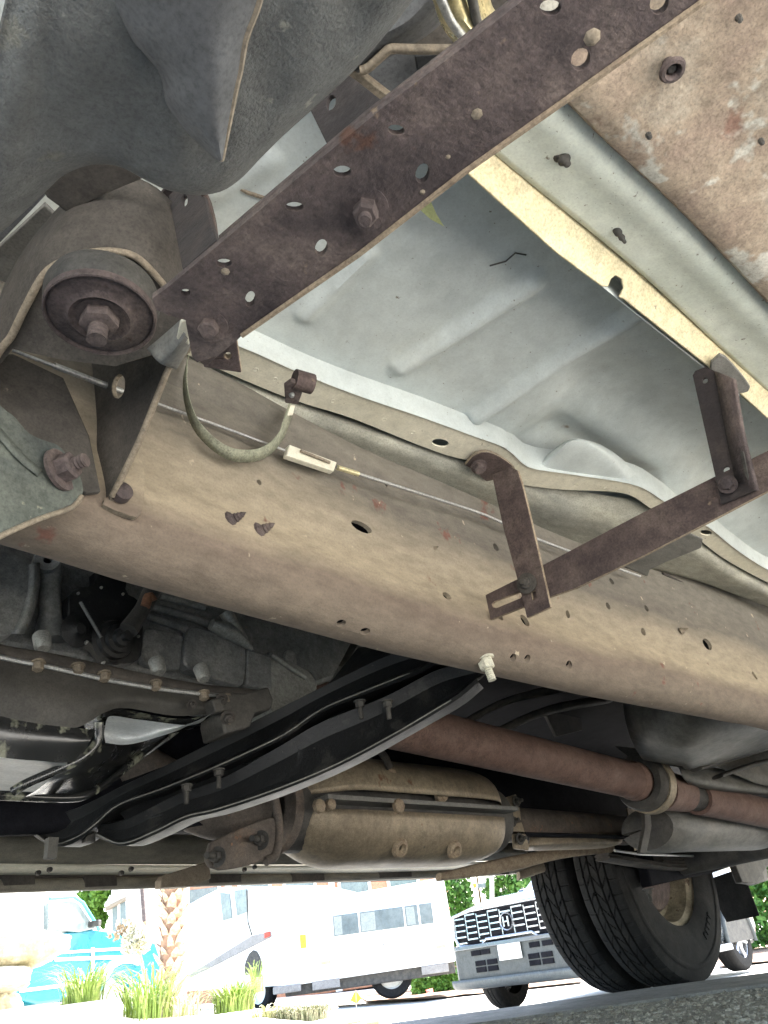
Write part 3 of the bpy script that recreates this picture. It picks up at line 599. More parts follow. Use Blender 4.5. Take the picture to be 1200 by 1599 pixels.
lp = smooth_px([(296, 548), (290, 572), (289, 605), (296, 640), (310, 668), (335, 693), (362, 708), (395, 710), (420, 700), (438, 680), (448, 655), (456, 632)], 50)
wd = [12]*50
sp = PY(.395)
rowa, rowb = [], []
for i, (x, y) in enumerate(lp):
    a = lp[max(i-1, 0)]; b = lp[min(i+1, 49)]; t = Vector((b[0]-a[0], b[1]-a[1])).normalized(); nrm = Vector((-t.y, t.x)); w = 4.8 if 4 < i < 44 else 3.2
    if i > 42: w = 7
    rowa.append(sp.at(x+nrm.x*w*.6, y+nrm.y*w*.6)+Vector((.004, .006, 0))); rowb.append(sp.at(x-nrm.x*w*.6, y-nrm.y*w*.6)+Vector((-.002, -.004, 0)))
loft('webbing_strap', [rowa, rowb], webm, MH, nu=50, nv=2, th=.0008, label='faded green strap hanging in a loop')
plate('strap_clip', PZ(.50), [(444, 604), (455, 596), (468, 600), (474, 610), (466, 632), (446, 630)], rust, MH, th=.004)
tube('strap_clip_roll', [W(460, 592, 'Z', .505), W(488, 600, 'Z', .505)], .0075, rust2, MH, seg=16)
bolt(W(456, 617, 'Z', .498), (0, -.3, -1), .0015, steel, MH, washer=1.4)
plate('strap_end', PY(.393), [(451, 632), (462, 632), (458, 648), (449, 648)], cream, MH, th=.002)

# ---- lower flat bar with straps ----
XB = .60
fb = plate('flat_bar', PX(XB), [(758, 929), (810, 903), (850, 881), (1000, 802), (1120, 742), (1200, 703), (1420, 590), (1420, 660), (1200, 766), (1130, 803), (1000, 870), (900, 918), (836, 940), (766, 968)], rust2, MH, th=.004,
           holes=[[(768, 943), (772, 939), (812, 924), (816, 929), (812, 934), (776, 949), (770, 948)]], edge=rustedge, label='rusty flat crossbar with a slotted end')
s1 = plate('bar_strap', Pl(W(822, 912, 'X', XB-.005), W(850, 905, 'X', XB-.005), W(790, 745, 'X', XB-.012)), [(768, 741), (783, 735), (797, 728), (809, 735), (818, 765), (838, 850), (860, 948), (823, 965), (808, 905), (785, 820)], rust2, MH, th=.004,
           holes=[[(829, 924), (836, 922), (838, 933), (832, 937)]], edge=rustedge, label='rusty strap bolted to the flat bar end')
plate('bar_strap_flange', PZ(fgz-.008), smooth_px([(727, 727), (740, 712), (760, 706), (785, 716), (806, 734), (800, 745), (775, 748), (760, 752), (745, 738), (727, 727)], 24)[:-1], rust2, MH, th=.004, edge=tan)
bolt(W(748, 728, 'Z', fgz-.013), (-.2, -.2, -1), .0068, rust, MH, h=.006, washer=1.3)
bolt(W(823, 911, 'X', XB-.011), (-1, -.1, -.1), .0062, dark2, s1, h=.005, stud=.003, washer=1.7)
s2 = plate('bar_strap', Pl(W(1138, 765, 'X', XB-.005), W(1160, 750, 'X', XB-.005), W(1100, 585, 'X', XB-.005)), [(1082, 586), (1086, 579), (1102, 573), (1118, 580), (1122, 600), (1148, 718), (1180, 765), (1127, 787)], strapd, MH, th=.003,
           holes=[ell(1101, 594, 5, 4.5, -20), ell(1134, 733, 6, 5, -20)], label='dark angle bracket between sill and crossbar')
loft('bar_strap_leg', [[W(x, y, 'X', XB-.006) for x, y in [(1119, 580), (1134, 660), (1152, 750)]], [W(x, y, 'X', XB-.016) for x, y in [(1147, 592), (1162, 680), (1183, 766)]]], rust, MH, nu=8, nv=2, th=.004, label='brown flank of the angle bracket')
plate('strap_slot', Pl(W(1160, 700, 'X', XB-.0185), W(1172, 740, 'X', XB-.0185), W(1157, 701, 'X', XB-.0175)), smooth_px([(1156, 704), (1160, 702), (1168, 742), (1170, 748), (1165, 746), (1156, 704)], 12)[:-1], dark, MH, th=.001, bevel=0)
bolt(W(1137, 757, 'X', XB-.010), (-1, -.1, -.1), .0052, rust, s2, h=.004, washer=1.5)

# ================= behind the near rail =================
# upper dark underbody sheet and tunnel
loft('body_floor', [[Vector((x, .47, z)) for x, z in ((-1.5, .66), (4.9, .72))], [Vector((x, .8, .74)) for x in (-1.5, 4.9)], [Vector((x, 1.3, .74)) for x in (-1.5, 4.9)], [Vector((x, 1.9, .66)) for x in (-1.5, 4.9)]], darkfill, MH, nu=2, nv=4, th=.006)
def beam(name, A, B, ax, v, depth, m, parent, n=30, label=None, p=.7, seg=16, vb=None):
    a = cr([W(q[0], q[1], ax, q[2] if len(q) > 2 else v) for q in A], n); b = cr([W(q[0], q[1], ax, q[2] if len(q) > 2 else (v if vb is None else vb)) for q in B], n)
    rows = []
    for i in range(n):
        t = (a[min(i+1, n-1)]-a[max(i-1, 0)]); bk = Vector((-t.y, t.x, 0)).normalized()
        c0 = (a[i]+b[i])/2
        if bk.dot(c0-CC) < 0: bk = -bk
        c = c0+bk*depth/2; u = (a[i]-b[i])/2; w_ = bk*depth/2
        rows.append([c+u*(abs(math.cos(th))**p*math.copysign(1, math.cos(th)))+w_*(abs(math.sin(th))**p*math.copysign(1, math.sin(th))) for th in [2*math.pi*k/seg for k in range(seg)]])
    verts = [q for r in rows for q in r]; faces = []
    for i in range(n-1):
        for k in range(seg): faces.append((i*seg+k, i*seg+(k+1) % seg, (i+1)*seg+(k+1) % seg, (i+1)*seg+k))
    faces.append(tuple(range(seg))[::-1]); faces.append(tuple((n-1)*seg+k for k in range(seg)))
    return mk(name, verts, faces, m, parent, label, smooth=50)
def pressed(name, A, B, m, parent, n=50, label=None):      # a pressed channel: turned-in top edge, flat face, turned-in bottom flange
    a = cr([W(*q[:2], 'Y', q[2]) for q in A], n); b = cr([W(*q[:2], 'Y', q[2]) for q in B], n); rows = [[] for _ in range(8)]
    for i in range(n):
        t = a[min(i+1, n-1)]-a[max(i-1, 0)]; bk = Vector((-t.y, t.x, 0)).normalized()
        if bk.dot(a[i]-CC) < 0: bk = -bk
        Z_ = Vector((0, 0, 1)); A_, B_ = a[i]+bk*.012, b[i]
        for r, p in zip(rows, (A_+bk*.05+Z_*.012, A_+bk*.006+Z_*.002, A_, A_.lerp(B_, .30)+bk*.010, A_.lerp(B_, .86)+bk*.006, B_, B_+bk*.004-Z_*.002, B_+bk*.045+Z_*.002)): r.append(p)
    o = loft(name, rows, m, parent, raw=True, th=.003, label=label, smooth=24); bev(o, .0012); return o
# ---- black transmission crossmember: two ribs and a web ----
def lat(x): return .545+(745-x)/665*.48          # lateral position along the member
def LT(pts, dz=0): return [(x, y, lat(x)) for x, y in pts]
cm = pressed('crossmember', LT([(690, 1000), (610, 1018), (540, 1050), (470, 1085), (430, 1105), (330, 1155), (250, 1195), (180, 1228), (110, 1262), (60, 1270), (30, 1240)]),
          LT([(700, 1022), (640, 1052), (565, 1080), (500, 1108), (440, 1148), (340, 1195), (255, 1230), (180, 1258), (120, 1308), (80, 1316), (38, 1290)]), black, MH, label='glossy black pressed crossmember')
pressed('crossmember_rib', LT([(770, 1030), (690, 1040), (600, 1085), (500, 1125), (430, 1165), (340, 1215), (270, 1240), (200, 1275), (165, 1285), (140, 1285)]),
     LT([(745, 1060), (705, 1092), (610, 1148), (520, 1195), (430, 1232), (340, 1262), (290, 1274), (240, 1298), (190, 1316), (150, 1302)]), black, cm)
tube('crossmember_highlight', [W(x, y+1, 'Y', lat(x)-.004) for x, y in [(640, 1050), (565, 1080), (500, 1108), (440, 1148), (340, 1195), (255, 1230), (185, 1256), (150, 1285), (120, 1306), (80, 1316), (36, 1284)]], 0.0009, greyst, cm, seg=8, n=60)  # two pale grey tubes stand in for highlights on the black lower edges
tube('crossmember_highlight', [W(x, y+1, 'Y', lat(x)-.004) for x, y in [(705, 1092), (610, 1148), (520, 1195), (430, 1232), (340, 1262), (290, 1274), (240, 1298), (190, 1316), (152, 1302)]], 0.0009, greyst, cm, seg=8, n=60)
plate('crossmember_web', Pl(W(745, 1050, 'Y', lat(745)+.03), W(250, 1240, 'Y', lat(250)+.03), W(500, 1060, 'Y', lat(500)+.06)), [(560, 1010), (700, 1010), (742, 1040), (712, 1080), (600, 1140), (430, 1220), (300, 1262), (200, 1285), (180, 1260), (300, 1200), (430, 1140), (520, 1060)], black, cm, th=.004)
for x, y in ((562, 1095), (292, 1226), (342, 1202), (605, 1095)):
    bolt(W(x, y, 'Y', lat(x)-.012), (0, 0, -1), .006, dark, cm, stud=.014, washer=1.3)
# thin brake tube over it
for x, y in ((140, 1300), (80, 1325)): box('mount_tab', W(x, y, 'Y', 1.0)+Vector((-.006, -.006, -.012)), W(x, y, 'Y', 1.0)+Vector((.006, .006, .012)), dark, MH)
# ---- transmission ----
YT = .84
TR = dict(parent=MH)
tc_ = plate('gearbox_case', PY(YT), [(-80, 800), (60, 830), (300, 900), (500, 960), (560, 985), (520, 1060), (430, 1090), (330, 1075), (150, 1035), (-80, 990)], alu, MH, th=.12, bevel=.006, label='dirty cast aluminium gearbox case')
plate('bell_housing', PY(YT-.03), smooth_px([(-80, 842), (0, 860), (35, 872), (48, 890), (42, 935), (28, 975), (10, 992), (-80, 985)], 24), alu, tc_, th=.06, bevel=.004)
loft('bell_housing_rib', [[W(x, y, 'Y', YT-.035) for x, y in [(50, 880), (48, 920), (36, 965), (22, 990)]], [W(x, y, 'Y', YT-.03) for x, y in [(58, 880), (58, 920), (46, 965), (34, 990)]]], alu, tc_, nu=12, nv=2, th=.008)
lathe('boss', W(73, 880, 'Y', YT-.02), (-.3, -1, -.1), [(.005, -.01), (.005, .012), (.014, .013), (.016, .008), (.017, -.02)], alu, tc_, seg=22)
tube('boss_column', [W(75, 890, 'Y', YT-.012), W(78, 930, 'Y', YT-.012), W(80, 1000, 'Y', YT-.01)], [.018, .012, .013, .02], alu, tc_, seg=16, n=12)
plate('case_panel', PY(YT-.012), smooth_px([(224, 985), (232, 980), (282, 990), (288, 1000), (284, 1036), (276, 1046), (226, 1036), (222, 1010), (224, 985)], 24)[:-1], alu, tc_, th=.012, bevel=.003)
plate('case_panel', PY(YT-.02), smooth_px([(290, 1000), (300, 978), (330, 985), (375, 1000), (385, 1020), (380, 1068), (360, 1066), (295, 1044), (288, 1030), (290, 1000)], 28)[:-1], alu, tc_, th=.02, bevel=.005)
plate('case_panel', PY(YT-.02), [(386, 1010), (425, 1024), (426, 1078), (386, 1070)], alu, tc_, th=.03, bevel=.004)
for q in ([(230, 945), (290, 962), (330, 975)], [(250, 930), (320, 948)], [(225, 960), (300, 985)]):
    tube('case_rib', [W(x, y, 'Y', YT-.006) for x, y in q], .006, alu, tc_, seg=8, n=8)
th_ = plate('tail_housing', PY(YT-.01), smooth_px([(422, 1016), (440, 1026), (470, 1040), (488, 1052), (496, 1070), (488, 1092), (460, 1106), (425, 1110), (420, 1060), (422, 1016)], 26)[:-1], aluL, MH, th=.07, bevel=.006, label='lighter aluminium tail housing')
plate('tail_lug', PY(YT-.004), smooth_px([(446, 1018), (452, 1014), (462, 1020), (464, 1044), (446, 1036), (446, 1018)], 14)[:-1], aluL, th_, th=.012, bevel=.002)
tube('tail_rib', [W(x, y, 'Y', YT-.014) for x, y in [(424, 1022), (450, 1040), (478, 1058)]], .004, aluL, th_, seg=8)
plate('casting_boss', PY(YT+.05), [(500, 960), (560, 985), (575, 1010), (540, 1050), (500, 1075), (480, 1030)], alu, MH, th=.03, bevel=.01)
loft('heat_sleeve', [[W(x, y, 'Y', .9) for x, y in [(548, 985), (535, 1010), (520, 1040)]], [W(x, y, 'Y', .87) for x, y in [(565, 995), (555, 1012), (538, 1040)]], [W(x, y, 'Y', .9) for x, y in [(580, 1000), (572, 1022), (552, 1045)]]], greyst, MH, nu=8, nv=4, th=.003)
# bent spring bracket on the case
tube('bent_bracket', [W(x, y, 'Y', YT-.03) for x, y in [(330, 975), (355, 985), (378, 1000), (394, 1014)]], [.008, .012, .009, .003], aluL, tc_, seg=8, n=14)
tube('bent_bracket', [W(x, y, 'Y', YT-.03) for x, y in [(352, 955), (365, 975), (385, 1000)]], [.010, .008, .004], aluL, tc_, seg=8, n=14)
# black lever plate
lvp = PY(YT-.035)
lv_ = plate('lever_plate', lvp, smooth_px([(108, 930), (122, 918), (150, 912), (152, 890), (196, 900), (198, 925), (222, 945), (223, 1010), (216, 1030), (196, 1036), (165, 1030), (152, 1010), (120, 992), (108, 970), (108, 930)], 40)[:-1], black, tc_, th=.02, bevel=.002)
for x, y in ((122, 927), (158, 918), (192, 928), (116, 962), (135, 1003), (221, 975), (216, 994), (189, 1023), (162, 1035)):
    lathe('small_bolt', lvp.at(x, y), (0, -1, 0), [(0, .003), (.0016, .0025), (.0022, -.002)], steel, lv_, seg=8)
lathe('selector_boss', lvp.at(178, 1000), (.15, -1, -.1), [(0, .030), (.006, .030), (.0065, .022), (.011, .020), (.012, .014), (.017, .013), (.018, .008), (.023, .007), (.025, .002), (.03, 0)], black, lv_, seg=30)
lathe('selector_boss', lvp.at(120, 985), (.15, -1, -.1), [(0, .010), (.006, .010), (.010, .004), (.015, .002), (.02, 0)], black, lv_, seg=24)
tube('selector_lever', [lvp.at(x, y)+Vector((0, -.03, 0)) for x, y in [(182, 998), (200, 972), (215, 945), (235, 905)]], [.012, .010, .012, .014], dark, lv_, seg=8, n=10)
tube('copper_elbow', [lvp.at(x, y)+Vector((0, -.04, 0)) for x, y in [(202, 966), (208, 950), (214, 958)]], .006, mat('coppery_rust', [(.28, .13, .07), (.16, .08, .05)], s=60), lv_, seg=10, n=8)
tube('selector_rod', [lvp.at(x, y)+Vector((0, -.01, 0)) for x, y in [(120, 945), (152, 1000)]], .002, alu, lv_, seg=6)
# oil pan: flange, flank, sump and shallow step
YP = .78
def Q(pts, v=YP): return [W(p[0], p[1], 'Y', p[2] if len(p) > 2 else v) for p in pts]
fr0 = [(-90, 985), (0, 1010), (80, 1024), (160, 1041), (240, 1058), (320, 1072), (385, 1078), (420, 1082)]
fr1 = [(-90, 1000), (0, 1025), (80, 1041), (160, 1059), (240, 1073), (320, 1083), (385, 1090), (418, 1094)]
flg = loft('pan_flange', [Q(fr0, YP+.02), Q(fr0), Q(fr1)], dark2, MH, nu=50, nv=3, th=.004, label='sandwiched pan flange with bolts')
tube('pan_flange_lip', Q([(x, y+1) for x, y in fr1], YP-.003), .0028, steel, flg, seg=6, n=40)
for x, y in ((60, 1035), (122, 1040), (163, 1052), (243, 1066), (318, 1082), (352, 1088)):
    bolt(W(x, y, 'Y', YP-.004), (0, -.25, -1), .006, tan, flg, h=.008, washer=1.3)
for x, y in ((67, 1008), (248, 1046), (318, 1056)):
    lathe('case_lug', W(x, y, 'Y', YP+.012), (0, -.5, -1), [(0, .006), (.006, .006), (.009, .002), (.010, -.015)], aluL, flg, seg=14)
r1 = [(-90, 1004), (0, 1027), (80, 1044), (150, 1060), (200, 1069), (280, 1080), (345, 1090), (400, 1098)]
r2 = [(-90, 1095), (0, 1118), (60, 1130), (120, 1136), (165, 1112), (200, 1106), (290, 1118), (400, 1100)]
pan = loft('oil_pan', [Q(r1), Q([(a[0]*.5+b[0]*.5, a[1]*.5+b[1]*.5) for a, b in zip(r1, r2)], YP-.003), Q(r2, YP+.004)], pandust, MH, nu=60, nv=6, label='black gearbox oil pan with flaking paint', smooth=60)
# deep sump: flank then bottom
sA = [(-90, 1095, YP+.004), (0, 1118, YP+.004), (60, 1130, YP+.004), (120, 1137, YP+.004), (150, 1140, YP+.01)]
sB = [(-90, 1160, YP+.012), (0, 1182, YP+.012), (60, 1188, YP+.014), (105, 1191, YP+.016), (128, 1183, YP+.022)]
loft('sump_flank', [Q(sA), Q([(a[0]*.6+b[0]*.4, a[1]*.6+b[1]*.4, YP+.004) for a, b in zip(sA, sB)]), Q(sB)], panblack, pan, nu=40, nv=6, smooth=60)
zs = W(60, 1188, 'Y', YP+.014).z
def QZ(pts, z): return [W(x, y, 'Z', z) for x, y in pts]
zb = W(100, 1191, 'Y', YP+.016).z
loft('sump_bottom', [QZ([(-90, 1160), (0, 1182), (60, 1188), (105, 1191)], zb), QZ([(-90, 1240), (0, 1243), (60, 1245), (110, 1246)], zb-.004)], pansheen, pan, nu=30, nv=5, smooth=60)
loft('sump_side', [Q([(153, 1140), (150, 1160), (128, 1184), (100, 1200), (60, 1232), (40, 1244)], YP+.03), Q([(162, 1150), (170, 1165), (150, 1190), (120, 1210), (90, 1225), (70, 1240)], YP+.06), Q([(280, 1135), (240, 1165), (214, 1184), (175, 1215), (140, 1238), (105, 1247)], YP+.16)], panblack, pan, nu=30, nv=6, smooth=60)
tube('sump_edge', Q([(155, 1128, YP+.012), (152, 1158, YP+.018), (128, 1184, YP+.022), (95, 1200, YP+.03), (45, 1222, YP+.04), (20, 1236, YP+.05)]), .005, panblack, pan, seg=10, n=40)
tube('sump_edge', Q([(280, 1137, YP+.16), (240, 1167, YP+.16), (214, 1185, YP+.15), (175, 1216, YP+.12), (140, 1239, YP+.10), (105, 1246, YP+.09), (0, 1242, YP+.07), (-90, 1238, YP+.07)]), .005, panblack, pan, seg=10, n=50)
z2 = W(200, 1130, 'Y', YP+.02).z
loft('pan_shelf', [QZ([(166, 1126), (175, 1118), (220, 1124), (300, 1132), (330, 1115)], z2), QZ([(163, 1145), (185, 1150), (215, 1150), (250, 1143), (300, 1130)], z2-.006), QZ([(165, 1160), (190, 1163), (215, 1160), (250, 1150), (280, 1140)], z2-.02)], pansheen, pan, nu=30, nv=6, smooth=60)
beam('pan_shelf_flank', [(158, 1108, YP+.004), (200, 1104, YP+.004), (290, 1118, YP+.01), (390, 1100, YP+.01)], [(166, 1124, YP+.03), (200, 1120, YP+.03), (290, 1132, YP+.03), (380, 1112, YP+.03)], 'Y', YP, .05, panblack, pan, n=24, p=.8)
plate('bracket_cluster', PY(YP-.01), [(352, 1078), (385, 1082), (420, 1072), (428, 1092), (424, 1108), (400, 1112), (392, 1135), (352, 1146), (346, 1120)], dark, MH, th=.05, bevel=.003)
plate('bracket_web', PY(YP-.02), [(330, 1092), (350, 1088), (352, 1110), (338, 1112)], dark, MH, th=.02, bevel=.002)
for x, y, s in ((346, 1092, .005), (356, 1120, .006), (300, 1100, .004)):
    bolt(W(x, y, 'Y', YP-.014), (-.2, -.8, -.6), s, dark2, MH, stud=.004)
plate('engine_cover', PY(1.02), [(-90, 1215), (0, 1232), (150, 1235), (300, 1180), (420, 1110), (520, 1060), (560, 1120), (300, 1250), (160, 1290), (60, 1300), (-90, 1305)], darkfill, MH, th=.03, bevel=.01)
# dark cross pieces right of the crossmember
for A_, B_ in (([(715, 1130), (800, 1085), (900, 1060)], [(720, 1140), (800, 1098), (900, 1076)]), ([(770, 1140), (860, 1100), (960, 1080)], [(775, 1152), (860, 1115), (960, 1095)])):
    beam('cross_tube', [(x, y, .95) for x, y in A_], [(x, y, .95) for x, y in B_], 'Y', .95, .03, dark, MH, n=10)
plate('hanger_plate', PY(1.2), [(850, 1110), (905, 1100), (910, 1140), (870, 1150)], dark, MH, th=.01)
# ---- propeller shaft ----
def yshaft(x, y): return W(x, y, 'Y', .9)
d0, d1 = W(600, 1128, 'Y', .9), W(985, 1218, 'Y', .9)
ds = tube('propeller_shaft', [d0-(d1-d0)*.35, d0, d1], .042, shaft, MH, seg=40, label='brown primer-coated propeller shaft')
axd = (d1-d0).normalized()
lathe('shaft_collar', d1, axd, [(.043, -.004), (.045, 0), (.042, .006), (.045, .012), (.046, .02), (.040, .03), (.04, .05)], shaft, ds, seg=40)
lathe('centre_bearing', d1+axd*.05, axd, [(.045, -.02), (.062, -.02), (.066, -.01), (.066, .015), (.062, .025), (.05, .03), (.045, .045)], dark, MH, seg=40, label='black rubber centre bearing')
lathe('bearing_band', d1+axd*.075, axd, [(.060, -.012), (.070, -.012), (.070, .018), (.060, .018)], shield, MH, seg=40, close=True)
d2, d3 = W(1030, 1232, 'Y', .9), W(1300, 1292, 'Y', .9)
tube('shaft_yoke', [d2, W(1068, 1240, 'Y', .9)], [.05, .05, .044], shaft, MH, seg=24)
tube('propeller_shaft', [W(1088, 1246, 'Y', .9), d3], .043, shaft, MH, seg=36)
tube('shaft_joint', [W(1065, 1240, 'Y', .9), W(1092, 1247, 'Y', .9)], .034, dark, MH, seg=16)
plate('bearing_support', PX(d1.x+.10), [(960, 1165), (1080, 1175), (1080, 1200), (1010, 1190), (985, 1185)], dark, MH, th=.01)
# ---- fuel tank and shield ----
tk = loft('fuel_tank', [[W(x, y, 'Y', v) for x, y, v in r] for r in (
    [(972, 1050, .75), (1050, 1050, .62), (1130, 1060, .58), (1260, 1080, .56)],
    [(974, 1100, .75), (1050, 1110, .62), (1130, 1125, .58), (1260, 1120, .56)],
    [(985, 1150, .76), (1050, 1160, .66), (1120, 1160, .64), (1260, 1135, .62)],
    [(1002, 1182, .80), (1060, 1192, .78), (1110, 1195, .78), (1260, 1150, .78)],
    [(1010, 1186, .95), (1060, 1197, .95), (1100, 1199, .95), (1260, 1170, .95)])], greyst, MH, nu=24, nv=6, th=.004, label='grey fuel tank tucked behind the rail', smooth=60)
beam('tank_strap', [(1095, 1196, .76), (1150, 1178, .76), (1215, 1160, .76)], [(1098, 1202, .76), (1150, 1186, .76), (1215, 1168, .76)], 'Y', .76, .03, dark, tk, n=10)
beam('tank_strap', [(1130, 1207, .76), (1170, 1192, .76), (1215, 1180, .76)], [(1130, 1214, .76), (1170, 1200, .76), (1215, 1188, .76)], 'Y', .76, .03, dark, tk, n=10)
loft('tank_shield', [Q([(1058, 1190, .84), (1110, 1198, .84), (1200, 1212, .84), (1300, 1225, .84)]), Q([(1068, 1215, .83), (1120, 1225, .83), (1200, 1236, .83), (1300, 1245, .83)]), Q([(1078, 1226, .86), (1120, 1234, .86), (1200, 1241, .86), (1300, 1250, .86)])], greyst, MH, nu=20, nv=5, th=.003, label='pale folded heat shield above the shaft')
loft('tank_plate', [Q([(1110, 1192, .80), (1160, 1175, .80), (1300, 1140, .80)]), Q([(1140, 1206, .80), (1200, 1228, .80), (1300, 1240, .80)])], greyst, MH, nu=10, nv=3, th=.003)
# ---- exhaust: front pipe, ring, shielded canister, pipe, muffler ----
YE = 1.22
ca0, ca1 = W(436, 1275, 'Y', YE), W(748, 1283, 'Y', YE)
L_ = ca1.x-ca0.x
zc_ = (W(600, 1200, 'Y', YE).z+W(600, 1357, 'Y', YE).z)/2
def canister(z_off, lo_, hi_, name, lab=None):
    rows = []
    for t, s in ((0, .48), (.02, .62), (.08, .8), (.16, .96), (.24, 1.0), (.5, 1.0), (.76, 1.0), (.88, .95), (.95, .82), (1.0, .5)):
        x = ca0.x+L_*t; r = []
        for k in range(25):
            a = lo_+(hi_-lo_)*k/24; c_, s_ = math.cos(a), math.sin(a); p_ = .72
            r.append(Vector((x, YE-.115+.10+.105*s*-math.copysign(abs(c_)**p_, c_), zc_+z_off+.098*s*math.copysign(abs(s_)**p_, s_))))
        rows.append(r)
    return loft(name, rows, shield, MH, nu=25, nv=4, th=.002, label=lab, smooth=50)
cs = canister(.006, rad(4), rad(176), 'upper_heat_shield', 'upper half of the tan exhaust heat shield')
cs2 = canister(-.002, rad(184), rad(356), 'lower_heat_shield', 'lower half of the tan exhaust heat shield')
zz = zc_+.001
box('shield_seam', (ca0.x+.02, YE-.125, zz-.003), (ca1.x-.0, YE+.05, zz+.006), greyst, MH, b=.001)
tube('canister_core', [Vector((ca0.x-.02, YE-.01, zc_)), Vector((ca1.x+.03, YE-.01, zc_))], .075, dark, MH, seg=24)
for x, y, s in ((624, 1258, .014), (500, 1258, .012), (518, 1256, .01)):
    c = W(x, y, 'Y', YE-.127); lathe('seam_clip', c, (0, -1, 0), [(0, .006), (s*.6, .005), (s, .002), (s*1.1, -.006)], rustedge, MH, seg=8)
for x, y in ((627, 1325), (712, 1328), (692, 1241), (610, 1213)):
    c = W(x, y, 'Y', YE-.105); lathe('dimple', c, (-.1, -1, -.5), [(.004, -.004), (.010, .004), (.016, .002), (.02, -.006)], rustedge, cs2, seg=14)
fr = Vector((ca0.x-.02, YE-.01, zc_)); fax = Vector((1, .05, .0))
lathe('pipe_flange', fr, fax, [(.045, -.01), (.078, -.01), (.08, 0), (.078, .01), (.07, .014), (.07, .035), (.05, .04), (.045, .04)], exh, MH, seg=30)
tube('ring_bracket', [W(x, y, 'Y', YE-.08) for x, y in [(425, 1232), (432, 1260), (436, 1300), (430, 1335), (415, 1345)]], .008, exh, MH, seg=8, n=20)
tube('front_pipe', [fr+Vector((-.01, 0, 0)), W(400, 1262, 'Y', YE), W(340, 1262, 'Y', YE+.02), W(270, 1235, 'Y', YE+.05), W(200, 1190, 'Y', YE+.1)], [.055, .055, .05, .045], exh, MH, seg=24, n=20)
plate('pipe_bracket', PY(YE-.08), smooth_px([(330, 1315), (370, 1296), (425, 1275), (440, 1290), (436, 1330), (400, 1348), (345, 1358), (325, 1345), (330, 1315)], 24)[:-1], exh, MH, th=.012, bevel=.003)
for x, y in ((408, 1312), (340, 1338)): bolt(W(x, y, 'Y', YE-.084), (-1, -.5, 0), .010, dark, MH, stud=.02)
tube('brake_hose', Q([(540, 1155, 1.1), (580, 1165, 1.1), (600, 1180, 1.1), (610, 1200, 1.1)]), .008, dark2, MH, seg=10, n=14)
# support channel at left rear of the pipe bracket
plate('support_channel', PY(1.75), [(252, 1374), (258, 1366), (322, 1346), (328, 1352), (330, 1372), (300, 1384), (252, 1386)], tan, MH, th=.03, bevel=.002)
# tail pipe section
hb = [(790, 1245), (806, 1240), (812, 1262), (814, 1280), (800, 1278), (792, 1262)]
plate('pipe_hanger', PY(1.22), hb, shield, MH, th=.006); plate('pipe_hanger', PY(1.22), [(800, 1286), (815, 1284), (826, 1318), (826, 1328), (804, 1325)], shield, MH, th=.006)
for x, y in ((806, 1252), (812, 1310), (800, 1282), (995, 1308), (983, 1256)): bolt(W(x, y, 'Y', 1.21), (0, -1, 0), .009, dark, MH, stud=.01)
e0_, e1_ = W(815, 1288, 'Y', 1.3), W(975, 1297, 'Y', 1.3)
tube('exhaust_pipe', [e0_-Vector((.2, 0, 0)), e0_, e1_], .044, exh, MH, seg=28, label='rusty exhaust pipe between canister and silencer')
lathe('pipe_bead', e1_, (e1_-e0_), [(.038, -.02), (.043, -.01), (.043, 0), (.038, .006), (.03, .006), (.03, -.05)], rust, MH, seg=28)
loft('louvred_tray', [Q([(828, 1305, 1.26), (900, 1300, 1.26), (960, 1302, 1.26), (975, 1308, 1.26)]), Q([(826, 1320, 1.25), (900, 1316, 1.25), (950, 1318, 1.25), (970, 1316, 1.25)]), Q([(820, 1328, 1.30), (900, 1326, 1.30), (940, 1324, 1.3), (960, 1320, 1.3)])], shield, MH, nu=14, nv=4, th=.003)
for k in range(3):
    tube('tray_louvre', Q([(838, 1306+k*4, 1.255), (940, 1302+k*4, 1.255)]), .002, shield, MH, seg=6)
plate('pipe_hanger', PY(1.25), [(980, 1262), (990, 1258), (998, 1285), (1004, 1325), (994, 1328), (986, 1295)], shield, MH, th=.006)
loft('hanger_shelf', [Q([(800, 1238, 1.35), (880, 1242, 1.35), (960, 1250, 1.35), (1010, 1252, 1.35)]), Q([(800, 1246, 1.3), (880, 1250, 1.3), (960, 1256, 1.3), (1015, 1250, 1.3)])], exh, MH, nu=16, nv=2, th=.006)
for x in (822, 860, 900): plate('hanger_web', PY(1.5), [(x, 1250), (x+20, 1250), (x+34, 1285), (x+18, 1285)], dark2 if x != 860 else greyst, MH, th=.01)
MY = 1.04
mu0, mu1 = W(1010, 1292, 'Y', MY), W(1188, 1296, 'Y', MY)
mu = loft('silencer', [[Vector((x, MY+.09*s*math.cos(a), mu0.z+(mu1.z-mu0.z)*(x-mu0.x)/(mu1.x-mu0.x)-.004+.060*s*math.sin(a))) for a in [2*math.pi*k/28 for k in range(28)]] for x, s in ((mu0.x, .85), (mu0.x+.005, .98), (mu0.x+.03, 1), (mu0.x+.14, 1), (mu0.x+.15, .97), (mu0.x+.17, .97), (mu1.x-.2, .97), (mu1.x-.05, .95), (mu1.x, .8))], greyst, MH, nu=28, nv=2, label='grey oval silencer near the rear wheels', smooth=50)
loft('silencer_end', [[Vector((x, MY+.09*s*math.cos(a), mu0.z+(mu1.z-mu0.z)*(x-mu0.x)/(mu1.x-mu0.x)-.004+.060*s*math.sin(a))) for a in [2*math.pi*k/28 for k in range(28)]] for x, s in ((mu0.x-.012, .03), (mu0.x-.010, .5), (mu0.x-.001, .86))], dark, MH, nu=28, nv=2)
for o_ in ((1040, 1242), (1110, 1262)): pass
